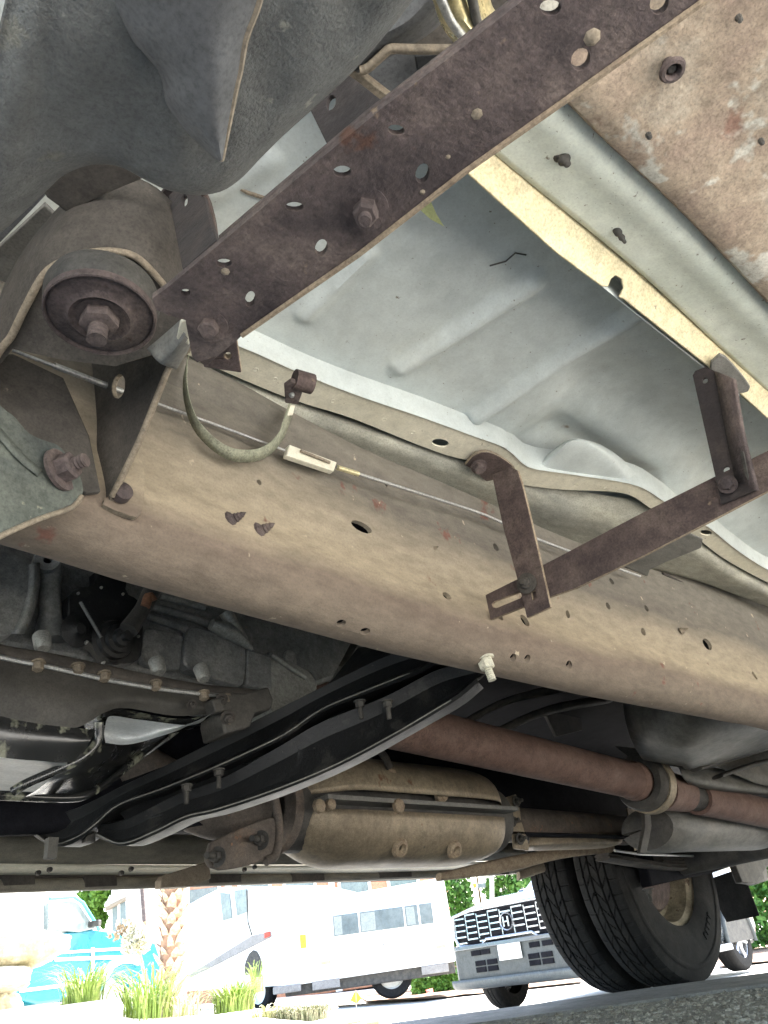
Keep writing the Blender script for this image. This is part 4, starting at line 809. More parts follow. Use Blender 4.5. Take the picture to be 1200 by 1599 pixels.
plate('silencer_strap', PY(.95), [(1006, 1245), (1014, 1242), (1018, 1290), (1010, 1332), (1000, 1332), (1008, 1290)], dark, MH, th=.01)
tube('silencer_strap_rod', Q([(960, 1328, 1.25), (1000, 1334, 1.25), (1090, 1337, 1.3), (1185, 1333, 1.35)]), .004, steel, MH, seg=6)
# diagonal outrigger to the far sill
beam('outrigger', [(690, 1362, 1.55), (780, 1340, 1.5), (880, 1322, 1.4), (960, 1312, 1.35)], [(690, 1375, 1.55), (790, 1362, 1.5), (880, 1340, 1.4), (960, 1330, 1.35)], 'Y', 1.4, .03, rustedge, MH, n=16)
beam('outrigger', [(812, 1360, 1.75), (850, 1345, 1.7), (892, 1332, 1.65)], [(812, 1374, 1.75), (850, 1362, 1.7), (892, 1352, 1.65)], 'Y', 1.7, .03, tan, MH, n=10)

# ---- far sill ----
fs = [(-90, 1308), (0, 1311), (340, 1312), (640, 1330), (900, 1330)]
loft('far_sill', [Q([(-90, 1300, 1.8), (0, 1302, 1.8), (340, 1304, 1.8), (640, 1316, 1.8), (905, 1316, 1.8)]), Q([(-90, 1312, 1.78), (0, 1314, 1.78), (340, 1318, 1.78), (640, 1330, 1.78), (905, 1325, 1.78)]),
                  Q([(-90, 1346, 1.8), (0, 1348, 1.8), (340, 1350, 1.8), (640, 1348, 1.8), (905, 1338, 1.8)])], rockerm, MH, nu=40, nv=4, th=.003, label='olive inner face of the far sill')
loft('far_sill_ledge', [Q([(-90, 1347, 1.8), (0, 1349, 1.8), (340, 1352, 1.8), (640, 1350, 1.8), (905, 1340, 1.8)]), Q([(-90, 1364, 1.84), (0, 1365, 1.84), (300, 1364, 1.84), (640, 1360, 1.84), (905, 1346, 1.84)])], cream, MH, nu=40, nv=3, th=.003)
loft('far_sill_gap', [Q([(-90, 1364, 1.86), (0, 1365, 1.86), (300, 1364, 1.86), (640, 1360, 1.86), (905, 1344, 1.86)]), Q([(-90, 1380, 1.87), (0, 1380, 1.87), (300, 1380, 1.87), (640, 1374, 1.87), (905, 1352, 1.87)])], dark2, MH, nu=30, nv=2, th=.003)
tube('far_sill_roll', Q([(-90, 1385, 1.86), (0, 1384, 1.86), (200, 1379, 1.86), (400, 1373, 1.86), (640, 1366, 1.86), (800, 1359, 1.86), (900, 1347, 1.86)]), .014, rockerm, MH, seg=14, n=40, label='rolled lower lip of the far sill')
for x, y in ((30, 1374), (158, 1376), (352, 1370), (482, 1368), (618, 1362), (770, 1358)):
    plate('sill_tab', PY(1.845), [(x-27, y-7), (x+25, y-8), (x+26, y+7), (x-24, y+9)], dark2, MH, th=.01, bevel=.002)
for x, y in ((60, 1363), (78, 1358), (190, 1363), (205, 1357), (398, 1354), (382, 1358)):
    lathe('sill_clip', W(x, y, 'Y', 1.795), (0, -1, 0), [(0, .006), (.005, .005), (.006, -.003)], dark, MH, seg=8)
box('far_body_side', (-1.6, 2.0, .46), (4.9, 2.06, 2.6), cream, MH)
box('body_side', (-1.6, -.40, .56), (4.9, -.36, 2.6), cream, MH)
box('body_roof', (-1.6, -.36, 2.56), (4.9, 2.0, 2.62), cream, MH)
box('body_rear', (4.86, -.36, .60), (4.9, 2.0, 2.56), cream, MH)
box('body_front', (-1.6, -.36, .75), (-1.56, 2.0, 2.56), cream, MH)

# ---- rear axle, duals, mudflap ----
def tyre_mesh(R, w, rim_r, treads=True, NA=640):
    half = w/2; prof = []          # (across y, radius, tread weight)
    tw = half*.86
    nt = 60
    for k in range(nt+1):
        y = -tw+2*tw*k/nt; prof.append((y, R-.008*(abs(y)/tw)**3, 1.0))
    sh = [(half*.97, R-.022), (half*1.02, R-.045), (half*1.04, R-(R-rim_r)*.45), (half*1.0, R-(R-rim_r)*.7), (half*.9, rim_r+.012), (half*.82, rim_r)]
    shm = [(half*.94, R-.014, .4)]
    full = [(-y, r, 0) for y, r in sh[::-1]]+[(-y, r, q) for y, r, q in shm]+prof+[(y, r, q) for y, r, q in shm]+[(y, r, 0) for y, r in sh]
    V, F = [], []; n = len(full)
    for i in range(NA):
        a = 2*math.pi*i/NA
        for y, r, q in full:
            d = 0
            if q and treads:
                u = y/tw
                for g0 in (-.62, -.22, .22, .62):
                    if abs(u-g0-.012*math.sin(a*40)) < .035: d = .010
                ph = (a*50/6.283+u*2.2*(1 if abs(u) < .22 else -1)) % 1
                if ph < .085 and d == 0 and .03 < abs(u) < .62: d = .007
                if abs(u) > .68 and (a*50/6.283) % 1 < .09: d = .004
            V.append((math.cos(a)*(r-d*q), y, math.sin(a)*(r-d*q)))
    for i in range(NA):
        for j in range(n-1): F.append((i*n+j, i*n+j+1, ((i+1) % NA)*n+j+1, ((i+1) % NA)*n+j))
    me = bpy.data.meshes.new('tyre'); me.from_pydata(V, [], F); me.materials.append(rubber)
    me.polygons.foreach_set('use_smooth', [True]*len(me.polygons)); me.set_sharp_from_angle(angle=rad(28)); return me
def lathe_mesh(prof, m, seg=48, name='rim'):
    V, F = [], []; n = len(prof)
    for i in range(seg):
        a = 2*math.pi*i/seg
        for r, y in prof: V.append((math.cos(a)*r, y, math.sin(a)*r))
    for i in range(seg):
        for j in range(n-1): F.append((i*n+j, i*n+j+1, ((i+1) % seg)*n+j+1, ((i+1) % seg)*n+j))
    me = bpy.data.meshes.new(name); me.from_pydata(V, [], F); me.materials.append(m)
    me.polygons.foreach_set('use_smooth', [True]*len(me.polygons)); me.set_sharp_from_angle(angle=rad(35)); return me
def put(name, me, parent, loc, rot=(0, 0, 0), scale=(1, 1, 1), label=None):
    o = bpy.data.objects.new(name, me); COL.objects.link(o); o.parent = parent
    o.location = Vector(loc)-ORG.get(parent.name, Vector()); o.rotation_euler = rot; o.scale = scale
    ORG[o.name] = Vector(loc)
    if label: o['label'] = label
    return o
TM = tyre_mesh(.382, .165, .20)
RM = lathe_mesh([(.205, -.062), (.213, -.068), (.213, -.062), (.203, -.055), (.186, -.045), (.176, .0), (.172, .02), (.160, .028), (.150, .018), (.146, .03), (.12, .045), (.10, .05), (.08, .03), (.03, .03)], rimm)
DM = lathe_mesh([(.158, -.01), (.165, -.01), (.168, .0), (.165, .03), (.15, .03)], rimm)
wx, wz = 2.86, .352
for Yc in (1.507, 1.702):
    t = put('rear_tyre', TM, MH, (wx, Yc, wz), rot=(0, .1*Yc, 0), label='inner far-side rear tyre' if Yc < 1.6 else 'outer far-side rear tyre')
    put('rim', RM, t, (wx, Yc, wz)); 
# raised, worn sidewall lettering is too soft to read; a raised band and ribs stand there
sw = lathe_mesh([(.335, -.0855), (.330, -.0875), (.322, -.0885), (.318, -.0872)], rubber, seg=90, name='sidewall_band')
put('sidewall_band', sw, MH, (wx, 1.507, wz))
bl = []
for (a0_, n_) in ((-62, 5),):
    for k in range(n_):
        a = rad(a0_+k*5.2); c = Vector((wx+.272*math.cos(a), 1.4195, wz+.272*math.sin(a)))
        tdir = Vector((-math.sin(a), 0, math.cos(a))); rdir = Vector((math.cos(a), 0, math.sin(a)))
        v = [c+tdir*s_*.008+rdir*q*.012+Vector((0, e_, 0)) for e_ in (0, .008) for s_, q in ((-1, -1), (1, -1), (1, 1), (-1, 1))]
        o = mk('sidewall_block', v, [(0, 1, 2, 3), (7, 6, 5, 4), (0, 4, 5, 1), (1, 5, 6, 2), (2, 6, 7, 3), (3, 7, 4, 0)], rubber, MH, smooth=0); bev(o, .003)
lathe('brake_backplate', (wx, 1.50, wz), (0, -1, 0), [(.0, .02), (.05, .05), (.06, .02), (.14, .0), (.15, -.02)], rust2, MH, seg=36)
tube('rear_axle', [Vector((wx, 1.50, wz)), Vector((wx, .0, wz+.02))], .05, dark, MH, seg=18)
for s in (-1,):
    bx = [Vector((wx-.55, 1.36, .36)), Vector((wx-.2, 1.36, .33)), Vector((wx, 1.36, .325)), Vector((wx+.25, 1.36, .34)), Vector((wx+.6, 1.36, .42))]
    for k in range(4):
        tube('leaf_spring', [p+Vector((0, 0, .010*k)) for p in bx[(k//2):len(bx)-(k//2)]], .006, dark2, MH, seg=8, n=16, flat=5)
bolt(W(1012, 1388, 'Y', 1.35), (0, 0, -1), .012, dark, MH, stud=.02)
plate('mudflap', Pl((3.42, 1.6, .2), n=(-1, 0, 0)), [(1100, 1375), (1158, 1355), (1186, 1430), (1135, 1440)], rubber, MH, th=.006)
loft('spring_shackle', [Q([(1170, 1340, 1.36), (1192, 1352, 1.36), (1196, 1375, 1.36)]), Q([(1150, 1350, 1.35), (1165, 1378, 1.35), (1178, 1382, 1.35)])], dark, MH, nu=10, nv=3, th=.02)
plate('spring_hanger', PY(1.33), [(1085, 1335), (1260, 1325), (1260, 1350), (1200, 1352), (1180, 1380), (1160, 1378), (1150, 1352), (1090, 1350)], dark, MH, th=.03, bevel=.004)
plate('axle_housing_cover', PY(1.37), [(1005, 1325), (1160, 1325), (1152, 1350), (1110, 1364), (1060, 1374), (1018, 1384)], darkfill, MH, th=.04, bevel=.006)

# ================= THE STREET BEYOND =================
whitep = mat('white_gelcoat', [(.72, .72, .69), (.8, .8, .77)], s=2, rough=.35, bump=.05, fine=.08, grain=0)
tealp = mat('teal_van_paint', [(.0, .13, .18), (.005, .17, .22)], s=2, rough=.3, bump=.03, fine=.08, coat=.3, grain=0)
tealL = mat('light_teal_paint', [(.05, .27, .34), (.07, .31, .38)], s=2, rough=.3, bump=.03, fine=.08, grain=0)
palewin = mat('pale_reflecting_window', [(.085, .11, .12), (.14, .17, .18)], s=3, rough=.15, bump=0, fine=.1)
wing = mat('tinted_window', [(.10, .13, .14), (.16, .20, .20)], s=3, rough=.1, bump=0, fine=.1, spec=.7)
trimg = mat('grey_trim', [(.2, .19, .18), (.26, .25, .24)], s=6, rough=.6, bump=.1)
tyrem = rubber
chrome = mat('chrome_trim', [(.36, .37, .39), (.46, .47, .48)], s=6, rough=.22, metal=.8, bump=0, fine=.05, grain=0)
def Mx(loc, rz): return Matrix.Translation(Vector(loc)) @ Matrix.Rotation(rad(rz), 4, 'Z')
def lmk(root, M, name, verts, faces, m, parent=None, **k): return mk(name, [M @ Vector(v) for v in verts], faces, m, parent or root, **k)
def lbox(M, name, lo, hi, m, parent, b=.01, label=None):
    (x0, y0, z0), (x1, y1, z1) = lo, hi
    v = [(x0,y0,z0),(x1,y0,z0),(x1,y1,z0),(x0,y1,z0),(x0,y0,z1),(x1,y0,z1),(x1,y1,z1),(x0,y1,z1)]
    o = mk(name, [M @ Vector(p) for p in v], [(0,3,2,1),(4,5,6,7),(0,1,5,4),(1,2,6,5),(2,3,7,6),(3,0,4,7)], m, parent, label, smooth=0)
    if b: bev(o, b)
    return o
def prism(M, name, pts, ax, a, b, m, parent, bv=.01, label=None):   # polygon in the plane across axis ax, from a to b
    def P(p, t): return (t, p[0], p[1]) if ax == 0 else (p[0], t, p[1])
    n = len(pts); v = [M @ Vector(P(p, a)) for p in pts]+[M @ Vector(P(p, b)) for p in pts]
    tr = geometry.tessellate_polygon([[Vector((p[0], p[1], 0)) for p in pts]])
    f = [tuple(t) for t in tr]+[tuple(i+n for i in reversed(t)) for t in tr]+[(i, (i+1) % n, (i+1) % n+n, i+n) for i in range(n)]
    o = mk(name, v, f, m, parent, label, smooth=35)
    if bv: bev(o, bv)
    return o
simple_tyre = lathe_mesh([(.62, -.5), (.72, -.52), (.9, -.5), (.97, -.42), (1, -.3), (1, -.1), (.98, -.1), (.98, -.06), (1, -.06), (1, .1), (.98, .1), (.98, .14), (1, .14), (1, .3), (.97, .42), (.9, .5), (.72, .52), (.62, .5)], tyrem, name='tyre')
def wheel(M, parent, x, y, R, w, rimk='alloy', side=-1):
    c = M @ Vector((x, y, R)); rz = M.to_euler().z
    t = put('tyre', simple_tyre, parent, c, rot=(0, 0, rz), scale=(R, w, R))
    rr = R*.66; ax = (M.to_3x3() @ Vector((0, side, 0)))
    r = lathe('rim', c+ax*w*.36, ax, [(rr*1.02, .01), (rr, .03), (rr*.92, .02), (rr*.86, -.06), (.01, -.09)], chrome if rimk == 'alloy' else whitep, parent, seg=36)
    if rimk == 'alloy':
        for k in range(6):
            a = 2*math.pi*k/6+.3; u = M.to_3x3() @ Vector((math.cos(a), 0, math.sin(a))); p0 = c+ax*w*.36
            tube('spoke', [p0+u*rr*.12+ax*.01, p0+u*rr*.55, p0+u*rr*.95+ax*.01], [.045, .026, .03], chrome, r, seg=8)
        lathe('hub_cap', c+ax*(w*.36+.02), ax, [(.05, -.02), (.05, .01), (.0, .015)], dark, r, seg=16)
    return t

# ---- silver crossover parked facing left ----
KC = (9.42, 5.6, -.37); KM = Mx(KC, 181) @ Matrix.Scale(.95, 4)
K = thing('parked_suv', KC, 'silver SUV with a chequered chrome grille and blank white plate, behind the rear tyres', 'car')
silver = mat('silver_car_paint', [(.09, .105, .12), (.12, .135, .15)], s=2, rough=.25, metal=.5, bump=0, fine=.05, coat=.6, grain=0)
kgrey = mat('grey_bumper_plastic', [(.045, .052, .053), (.06, .068, .068)], s=5, rough=.5, bump=.05)
def ksec(x, hw, zlo, zsh, ztop, tw):
    return [Vector((x, -hw*.9, zlo)), Vector((x, -hw, zlo+.12)), Vector((x, -hw*1.0, (zlo+zsh)/2)), Vector((x, -hw*.985, zsh-.06)), Vector((x, -hw*.93, zsh)), Vector((x, -tw, ztop-.03)), Vector((x, -tw*.6, ztop)), Vector((x, tw*.6, ztop)), Vector((x, tw, ztop-.03)),
            Vector((x, hw*.93, zsh)), Vector((x, hw*.985, zsh-.06)), Vector((x, hw*1.0, (zlo+zsh)/2)), Vector((x, hw, zlo+.12)), Vector((x, hw*.9, zlo))]
secs = [ksec(2.30, .70, .36, .98, 1.0, .55), ksec(2.24, .86, .30, 1.00, 1.05, .60), ksec(2.0, .95, .28, 1.04, 1.12, .66), ksec(1.5, .97, .28, 1.08, 1.17, .7), ksec(1.0, .97, .28, 1.10, 1.20, .74),
        ksec(.55, .97, .28, 1.12, 1.45, .70), ksec(.15, .97, .28, 1.12, 1.70, .66), ksec(-.6, .97, .28, 1.13, 1.76, .68), ksec(-1.5, .97, .28, 1.13, 1.74, .67), ksec(-2.1, .95, .30, 1.13, 1.62, .62), ksec(-2.35, .86, .34, 1.10, 1.2, .6)]
body = loft('body', [[KM @ p for p in s_] for s_ in secs], silver, K, nu=42, nv=5, smooth=50, caps=False)
lbox(KM, 'underbody', (-2.2, -.85, .26), (2.2, .85, .5), dark, K, .03)
# windows
prism(KM, 'windscreen', [(-.62, 1.24), (.62, 1.24), (.52, 1.62), (-.52, 1.62)], 0, .50, .52, wing, K, 0)
for sgn in (-1, 1):
    prism(KM, 'side_window', [(.55, 1.17), (-2.0, 1.18), (-1.9, 1.5), (-.9, 1.62), (.05, 1.58)], 1, sgn*.90, sgn*.915, wing, K, .004)
    lbox(KM, 'mirror', (.35, sgn*1.0-.1, 1.12), (.5, sgn*1.0+.1, 1.28), silver, K, .04)
    prism(KM, 'headlight', [(sgn*.72, .93), (sgn*.93, .98), (sgn*.92, .78), (sgn*.76, .74)], 0, 2.16, 2.27, mat('headlight_glass', [(.6, .62, .64), (.75, .76, .78)], rough=.15, bump=0), K, .01)
gx = 2.31
gsh = prism(KM, 'grille', [(-.72, .68), (-.78, .78), (-.76, .97), (-.5, 1.01), (.5, 1.01), (.76, .97), (.78, .78), (.72, .68), (.4, .66), (.32, .72), (-.32, .72), (-.4, .66)], 0, 2.20, 2.325, darkfill, K, .01)
tube('grille_frame', [KM @ Vector((gx+.03, y, z)) for y, z in [(-.72, .67), (-.79, .78), (-.77, .98), (-.5, 1.02), (.5, 1.02), (.77, .98), (.79, .78), (.72, .67), (.4, .655), (.32, .71), (-.32, .71), (-.4, .655), (-.72, .67)]], .018, chrome, K, seg=8, label='chrome grille frame')
for c_ in range(9):
    for r_ in range(5):
        y = -.68+c_*.17; z = .70+r_*.062
        if abs(y) < .1 and 1 <= r_ <= 3: continue
        if abs(y) < .33 and r_ == 0: continue
        if (c_+r_) % 1 == 0: lbox(KM, 'grille_bar', (gx+.01, y-.075, z-.007+(.03 if c_ % 2 else 0)), (gx+.035, y+.075, z+.009+(.03 if c_ % 2 else 0)), chrome, gsh, 0)
    lbox(KM, 'grille_post', (gx+.01, -.68+c_*.17-.085, .73), (gx+.024, -.68+c_*.17-.074, .98), chrome, gsh, 0)
em = lathe('emblem', KM @ Vector((gx+.03, 0, .85)), KM.to_3x3() @ Vector((1, 0, 0)), [(.088, -.02), (.090, 0), (.084, .012), (.074, .004), (.074, -.02)], chrome, K, seg=30, label='round chrome emblem with upright bars')
for dy in (-.032, .032): lbox(KM, 'emblem_bar', (gx+.034, dy-.01, .80), (gx+.046, dy+.01, .90), chrome, em, .002)
lbox(KM, 'emblem_bar', (gx+.034, -.03, .843), (gx+.044, .03, .857), chrome, em, .002)
bmp = loft('front_bumper', [[KM @ Vector((2.28+.06*(1-(y/.95)**4)-(.35 if abs(y) > .93 else 0)*1, y, z)) for y in np.linspace(-.97, .97, 16)] for z in (.30, .36, .5, .62, .655)], kgrey, K, nu=40, nv=3, th=.02, label='grey lower bumper')
loft('bumper_chrome', [[KM @ Vector((2.31+.06*(1-(y/.95)**4)-(.3 if abs(y) > .93 else 0), y, z)) for y in np.linspace(-.95, .95, 16)] for z in (.635, .66, .675)], silver, K, nu=40, nv=3, th=.02)
loft('bumper_skirt', [[KM @ Vector((2.36+.06*(1-(y/.95)**4)-(.3 if abs(y) > .93 else 0)+q, y, z)) for y in np.linspace(-.9, .9, 16)] for z, q in ((.345, -.02), (.30, -.02), (.26, -.07), (.25, -.2))], mat('silver_skirt', [(.07, .078, .08), (.09, .10, .10)], rough=.5, bump=.05), K, nu=40, nv=3, th=.02)
for y0_ in (-.52, .22):
    for q in range(2):
        for r_ in range(2): lbox(KM, 'bumper_vent', (2.33, y0_+q*.17, .40+r_*.062), (2.362, y0_+q*.17+.14, .45+r_*.062), darkfill, bmp, 0)
for y0_ in (-.56, -.72+.3, .26, .43): lbox(KM, 'bumper_vent', (2.33, y0_, .565), (2.362, y0_+.13, .615), darkfill, bmp, 0)
lbox(KM, 'license_plate', (2.37, -.155, .485), (2.384, .155, .635), whitep, K, .004, label='plain white licence plate')
for x, y, s_ in ((1.45, -.84, -1), (1.45, .84, 1), (-1.45, -.84, -1), (-1.45, .84, 1)):
    wheel(KM, K, x, y, .36, .23, side=s_)
    prism(KM, 'wheel_arch', [(x+.44*math.cos(a), .36+.46*math.sin(a)) for a in np.linspace(-.1, math.pi+.1, 14)], 1, s_*.90, s_*.985, dark, K, 0)
    tube('arch_moulding', [KM @ Vector((x+.45*math.cos(a), s_*.985, .36+.47*math.sin(a))) for a in np.linspace(-.15, math.pi+.15, 14)], .03, kgrey, K, seg=8)
lbox(KM, 'side_step', (-1.0, .9, .24), (1.0, 1.04, .32), silver, K, .02)

# ---- white motorhome, rear and left flank ----
A1, A2 = H(436, 1545, 16.0), H(712, 1500, 16.0); A1.z = A2.z = -.30
ex = (A2-A1).normalized(); wdt = (A2-A1).length; RZ = math.degrees(math.atan2(ex.y, ex.x))
RM_ = Matrix.Translation(A1) @ Matrix.Rotation(rad(RZ), 4, 'Z')          # local x along the visible wall, y away from us
RV = thing('camper_bus', tuple(A1), 'long white camper with a row of three windows, a dark gap and wheel beneath', 'camper')
hb_, ht_ = .42, 1.92
prism(RM_, 'body', [(0, hb_), (wdt, hb_+.02), (wdt+.02, 1.1), (wdt, ht_-.12), (wdt-.06, ht_-.08), (wdt*.5, ht_-.14), (.5, ht_-.20), (.2, ht_-.28), (0, ht_-.34)], 1, 0, 2.2, whitep, RV, .03)
lbox(RM_, 'chassis', (.1, .1, .26), (wdt-.02, 2.0, .45), dark, RV, .02)
for x0_, x1_ in [(a*wdt, b*wdt) for a, b in ((.325, .47), (.48, .735), (.745, .905))]:
    w_ = lbox(RM_, 'window', (x0_, -.03, 1.10), (x1_, .01, 1.44), palewin, RV, .01)
    lbox(RM_, 'curtain', (x0_+.02, -.036, 1.12), (x0_+(x1_-x0_)*.35, -.031, 1.42), mat('pale_curtain', [(.2, .23, .22), (.26, .28, .27)], bump=.2), w_, 0)
lbox(RM_, 'window_frame', (.82*wdt, -.04, 1.08), (.83*wdt, -.03, 1.46), whitep, RV, 0)
lbox(RM_, 'marker_light', (.13*wdt, -.03, .98), (.165*wdt, .01, 1.2), mat('yellow_lens', [(.75, .6, .02), (.8, .66, .04)], rough=.3, bump=0), RV, .01, label='yellow marker light')
for x0_ in (.24*wdt, .9*wdt): lbox(RM_, 'reflector', (x0_, -.02, .68), (x0_+.18, .01, .73), mat('tan_lens', [(.45, .36, .2), (.5, .4, .24)], bump=0), RV, .004)
for x0_ in (.6, 2.6): lbox(RM_, 'wheel_hump', (x0_, -.02, .3), (x0_+.5, .02, .44), trimg, RV, .01)
wheel(RM_, RV, wdt*.63, .35, .40, .3, 'plain', -1); wheel(RM_, RV, wdt*.63, 1.9, .40, .3, 'plain', 1)
lbox(RM_, 'bumper', (-.1, -.1, .32), (.4, .02, .44), trimg, RV, .02)

for zz_ in (.86, 1.52): lbox(RM_, 'panel_seam', (.02, -.006, zz_), (wdt-.02, -.002, zz_+.014), trimg, RV, 0)
for xx_ in (.2, .6, .95): lbox(RM_, 'panel_seam', (xx_*wdt, -.007, .46), (xx_*wdt+.012, -.003, 1.5), trimg, RV, 0)
# ---- white trailer at the left of the camper ----
B1, B2 = H(284, 1550, 19.5), H(452, 1545, 16.8); B1.z = B2.z = -.25
bx_ = (B2-B1).normalized(); bw = (B2-B1).length; TM_ = Matrix.Translation(B1) @ Matrix.Rotation(math.atan2(bx_.y, bx_.x), 4, 'Z')
TV = thing('travel_trailer', tuple(B1), 'white travel trailer with two tall dark windows, left of the long white camper', 'trailer')
Tpl = Pl(B1, n=Vector((-bx_.y, bx_.x, 0)))
def T2(x, y):                       # a point on the trailer's flank in its own x, z
    p = TM_.inverted() @ Tpl.at(x, y); return (p.x, p.z)
prism(TM_, 'body', [T2(284, 1548), T2(440, 1540), T2(452, 1400), T2(420, 1392), T2(395, 1386), T2(345, 1386), T2(320, 1398), T2(284, 1418)], 1, .0, 2.2, whitep, TV, .03)
prism(TM_, 'trim_strip', [T2(292, 1525), T2(300, 1526), T2(425, 1463), T2(424, 1455), T2(395, 1461)], 1, -.03, -.002, trimg, TV, .005, label='grey diagonal trim strip')
prism(TM_, 'tail_lamp', [T2(416, 1456), T2(424, 1454), T2(425, 1461), T2(416, 1465)], 1, -.05, -.032, mat('red_lens', [(.6, .06, .04), (.6, .08, .05)], bump=0), TV, .003)
for q in ([(345, 1394), (360, 1396), (364, 1434), (350, 1438)], [(367, 1391), (387, 1388), (388, 1424), (372, 1430)]):
    prism(TM_, 'window', [T2(*p) for p in q], 1, -.03, -.004, wing, TV, .004)
tube('drain_pipe', [TM_ @ Vector((T2(x, y)[0], -.04, T2(x, y)[1])) for x, y in [(388, 1390), (390, 1440), (396, 1460)]], .014, dark, TV, seg=6)
prism(TM_, 'wheel_arch', [T2(*p) for p in smooth_px([(384, 1522), (384, 1505), (392, 1487), (400, 1484), (407, 1495), (410, 1510), (406, 1526)], 14)], 1, -.02, -.002, dark, TV, 0)
wheel(TM_, TV, T2(397, 1520)[0], .2, .36, .22, 'plain', -1)

# ---- terracotta apartment building behind ----
terr = mat('terracotta_stucco', [(.42, .20, .12), (.50, .25, .16)], s=1.5, rough=.9, bump=.3, bs=20)
G1, G2 = H(270, 1500, 34), H(712, 1470, 34); G1.z = G2.z = -.3
gxv = (G2-G1).normalized(); gw = (G2-G1).length; GM = Matrix.Translation(G1) @ Matrix.Rotation(math.atan2(gxv.y, gxv.x), 4, 'Z')
G = thing('apartment_building', tuple(G1), 'terracotta stucco building with white window surrounds behind the campers', 'building')
lbox(GM, 'wall', (0, 0, 0), (gw, 8, 9), terr, G, .05)
for x0_ in (.6, 2.6, 4.4, 6.6, 8.6):
    for z0_ in (2.6, 5.6):
        f_ = lbox(GM, 'window', (x0_, -.05, z0_), (x0_+1.1, .02, z0_+1.5), wing, G, .01); lbox(GM, 'frame', (x0_-.12, -.09, z0_-.12), (x0_, .0, z0_+1.62), whitep, f_, .01); lbox(GM, 'frame', (x0_+1.1, -.09, z0_-.12), (x0_+1.22, .0, z0_+1.62), whitep, f_, .01)
for x0_ in (2.0, 6.1): lbox(GM, 'pilaster', (x0_, -.2, 0), (x0_+.25, .02, 9), whitep, G, .02)
# ---- white house at left with dark window ----
h1, h2 = H(163, 1560, 22), H(292, 1555, 22); h1.z = h2.z = -.05
hv = (h2-h1).normalized(); HM = Matrix.Translation(h1) @ Matrix.Rotation(math.atan2(hv.y, hv.x), 4, 'Z')
HS = thing('white_house', tuple(h1), 'pale house with a dark window, between the teal van and the palm trunk', 'house')
hpl = Pl(h1, n=Vector((-hv.y, hv.x, 0)))
def H2(x, y): p = HM.inverted() @ hpl.at(x, y); return (p.x, p.z)
lbox(HM, 'wall', (0, .0, 0), ((h2-h1).length, 7, 5.5), mat('white_stucco', [(.62, .6, .55), (.7, .68, .63)], s=2, bump=.2), HS, .03)
prism(HM, 'window', [H2(176, 1416), H2(196, 1406), H2(198, 1452), H2(176, 1456)], 1, -.06, -.01, wing, HS, .01)
prism(HM, 'window_frame', [H2(184, 1412), H2(188, 1410), H2(188, 1454), H2(184, 1455)], 1, -.09, -.062, whitep, HS, .01)
prism(HM, 'awning', [H2(165, 1418), H2(197, 1402), H2(197, 1407), H2(166, 1424)], 1, -.3, -.01, tan, HS, .01)
pole = tube('thin_pole', [H(228, 1470, 14), H(222, 1385, 14)], .035, rust, None, seg=8)
tag(pole, 'thin brown pole standing left of the palm trunk', 'pole')
lp2 = thing('street_pole', H(768, 1450, 19), 'pale grey pole with a small sign in front of the ivy above the SUV', 'pole')
tube('post', [H(769, 1440, 19), H(768, 1350, 19)], .05, mat('pale_pole', [(.5, .5, .48), (.56, .56, .53)]), lp2, seg=8)
pq = Pl(H(752, 1388, 19), n=CC-H(752, 1388, 19)); prism_pts = [(745, 1380), (758, 1378), (759, 1386), (746, 1387)]
plate('sign_panel', pq, prism_pts, wing, lp2, th=.02); plate('orange_panel', pq, [(738, 1380), (744, 1379), (745, 1386), (740, 1387)], mat('orange_sign', [(.8, .25, .04), (.8, .28, .05)], bump=0), lp2, th=.02)

# ---- teal and white van ----
V1 = H(62, 1570, 10.0); V1.z = -.02
vdir = (H(250, 1560, 11.6)-H(40, 1570, 9.8)); vdir.z = 0; vdir.normalize()
VM = Matrix.Translation(V1) @ Matrix.Rotation(math.atan2(vdir.y, vdir.x), 4, 'Z')
VN = thing('teal_van', tuple(V1), 'teal and white van with a green reflection in its door window, far left', 'van')
vpl = Pl(V1, n=Vector((-vdir.y, vdir.x, 0)))
def V2(x, y): p = VM.inverted() @ vpl.at(x, y); return (p.x, p.z)
vb = prism(VM, 'body', [V2(30, 1560), V2(34, 1530), V2(60, 1505), V2(58, 1440), V2(60, 1462), V2(130, 1455), V2(160, 1452), V2(205, 1458), V2(243, 1472), V2(252, 1500), V2(250, 1560)][0:3]+[V2(50, 1462), V2(150, 1450), V2(206, 1458), V2(243, 1472), V2(252, 1500), V2(250, 1545)]+[V2(*p) for p in [(212, 1548), (205, 1528), (195, 1518), (183, 1520), (170, 1532), (162, 1548)]]+[V2(120, 1560), V2(60, 1568)], 1, 0, 1.9, tealp, VN, .03)
prism(VM, 'cab_shell', [V2(-120, 1470), V2(-120, 1385), V2(60, 1390), V2(122, 1392), V2(136, 1410), V2(165, 1450), V2(206, 1458), V2(60, 1468)], 1, .03, 1.85, whitep, VN, .03, label='white upper body of the van')
prism(VM, 'rear_quarter', [V2(-120, 1480), V2(50, 1465), V2(32, 1530), V2(32, 1566), V2(-120, 1588)], 1, .02, 1.88, tealL, VN, .02)
wf = prism(VM, 'door_window', [V2(72, 1452), V2(72, 1411), V2(112, 1407), V2(122, 1412), V2(148, 1450), V2(122, 1456)], 1, -.02, .05, wing, VN, .01, label='door window')
for k in range(7): prism(VM, 'slat', [V2(74, 1413+k*5), V2(92, 1410+k*5), V2(92, 1412+k*5), V2(74, 1415+k*5)], 1, -.03, -.021, whitep, wf, 0)
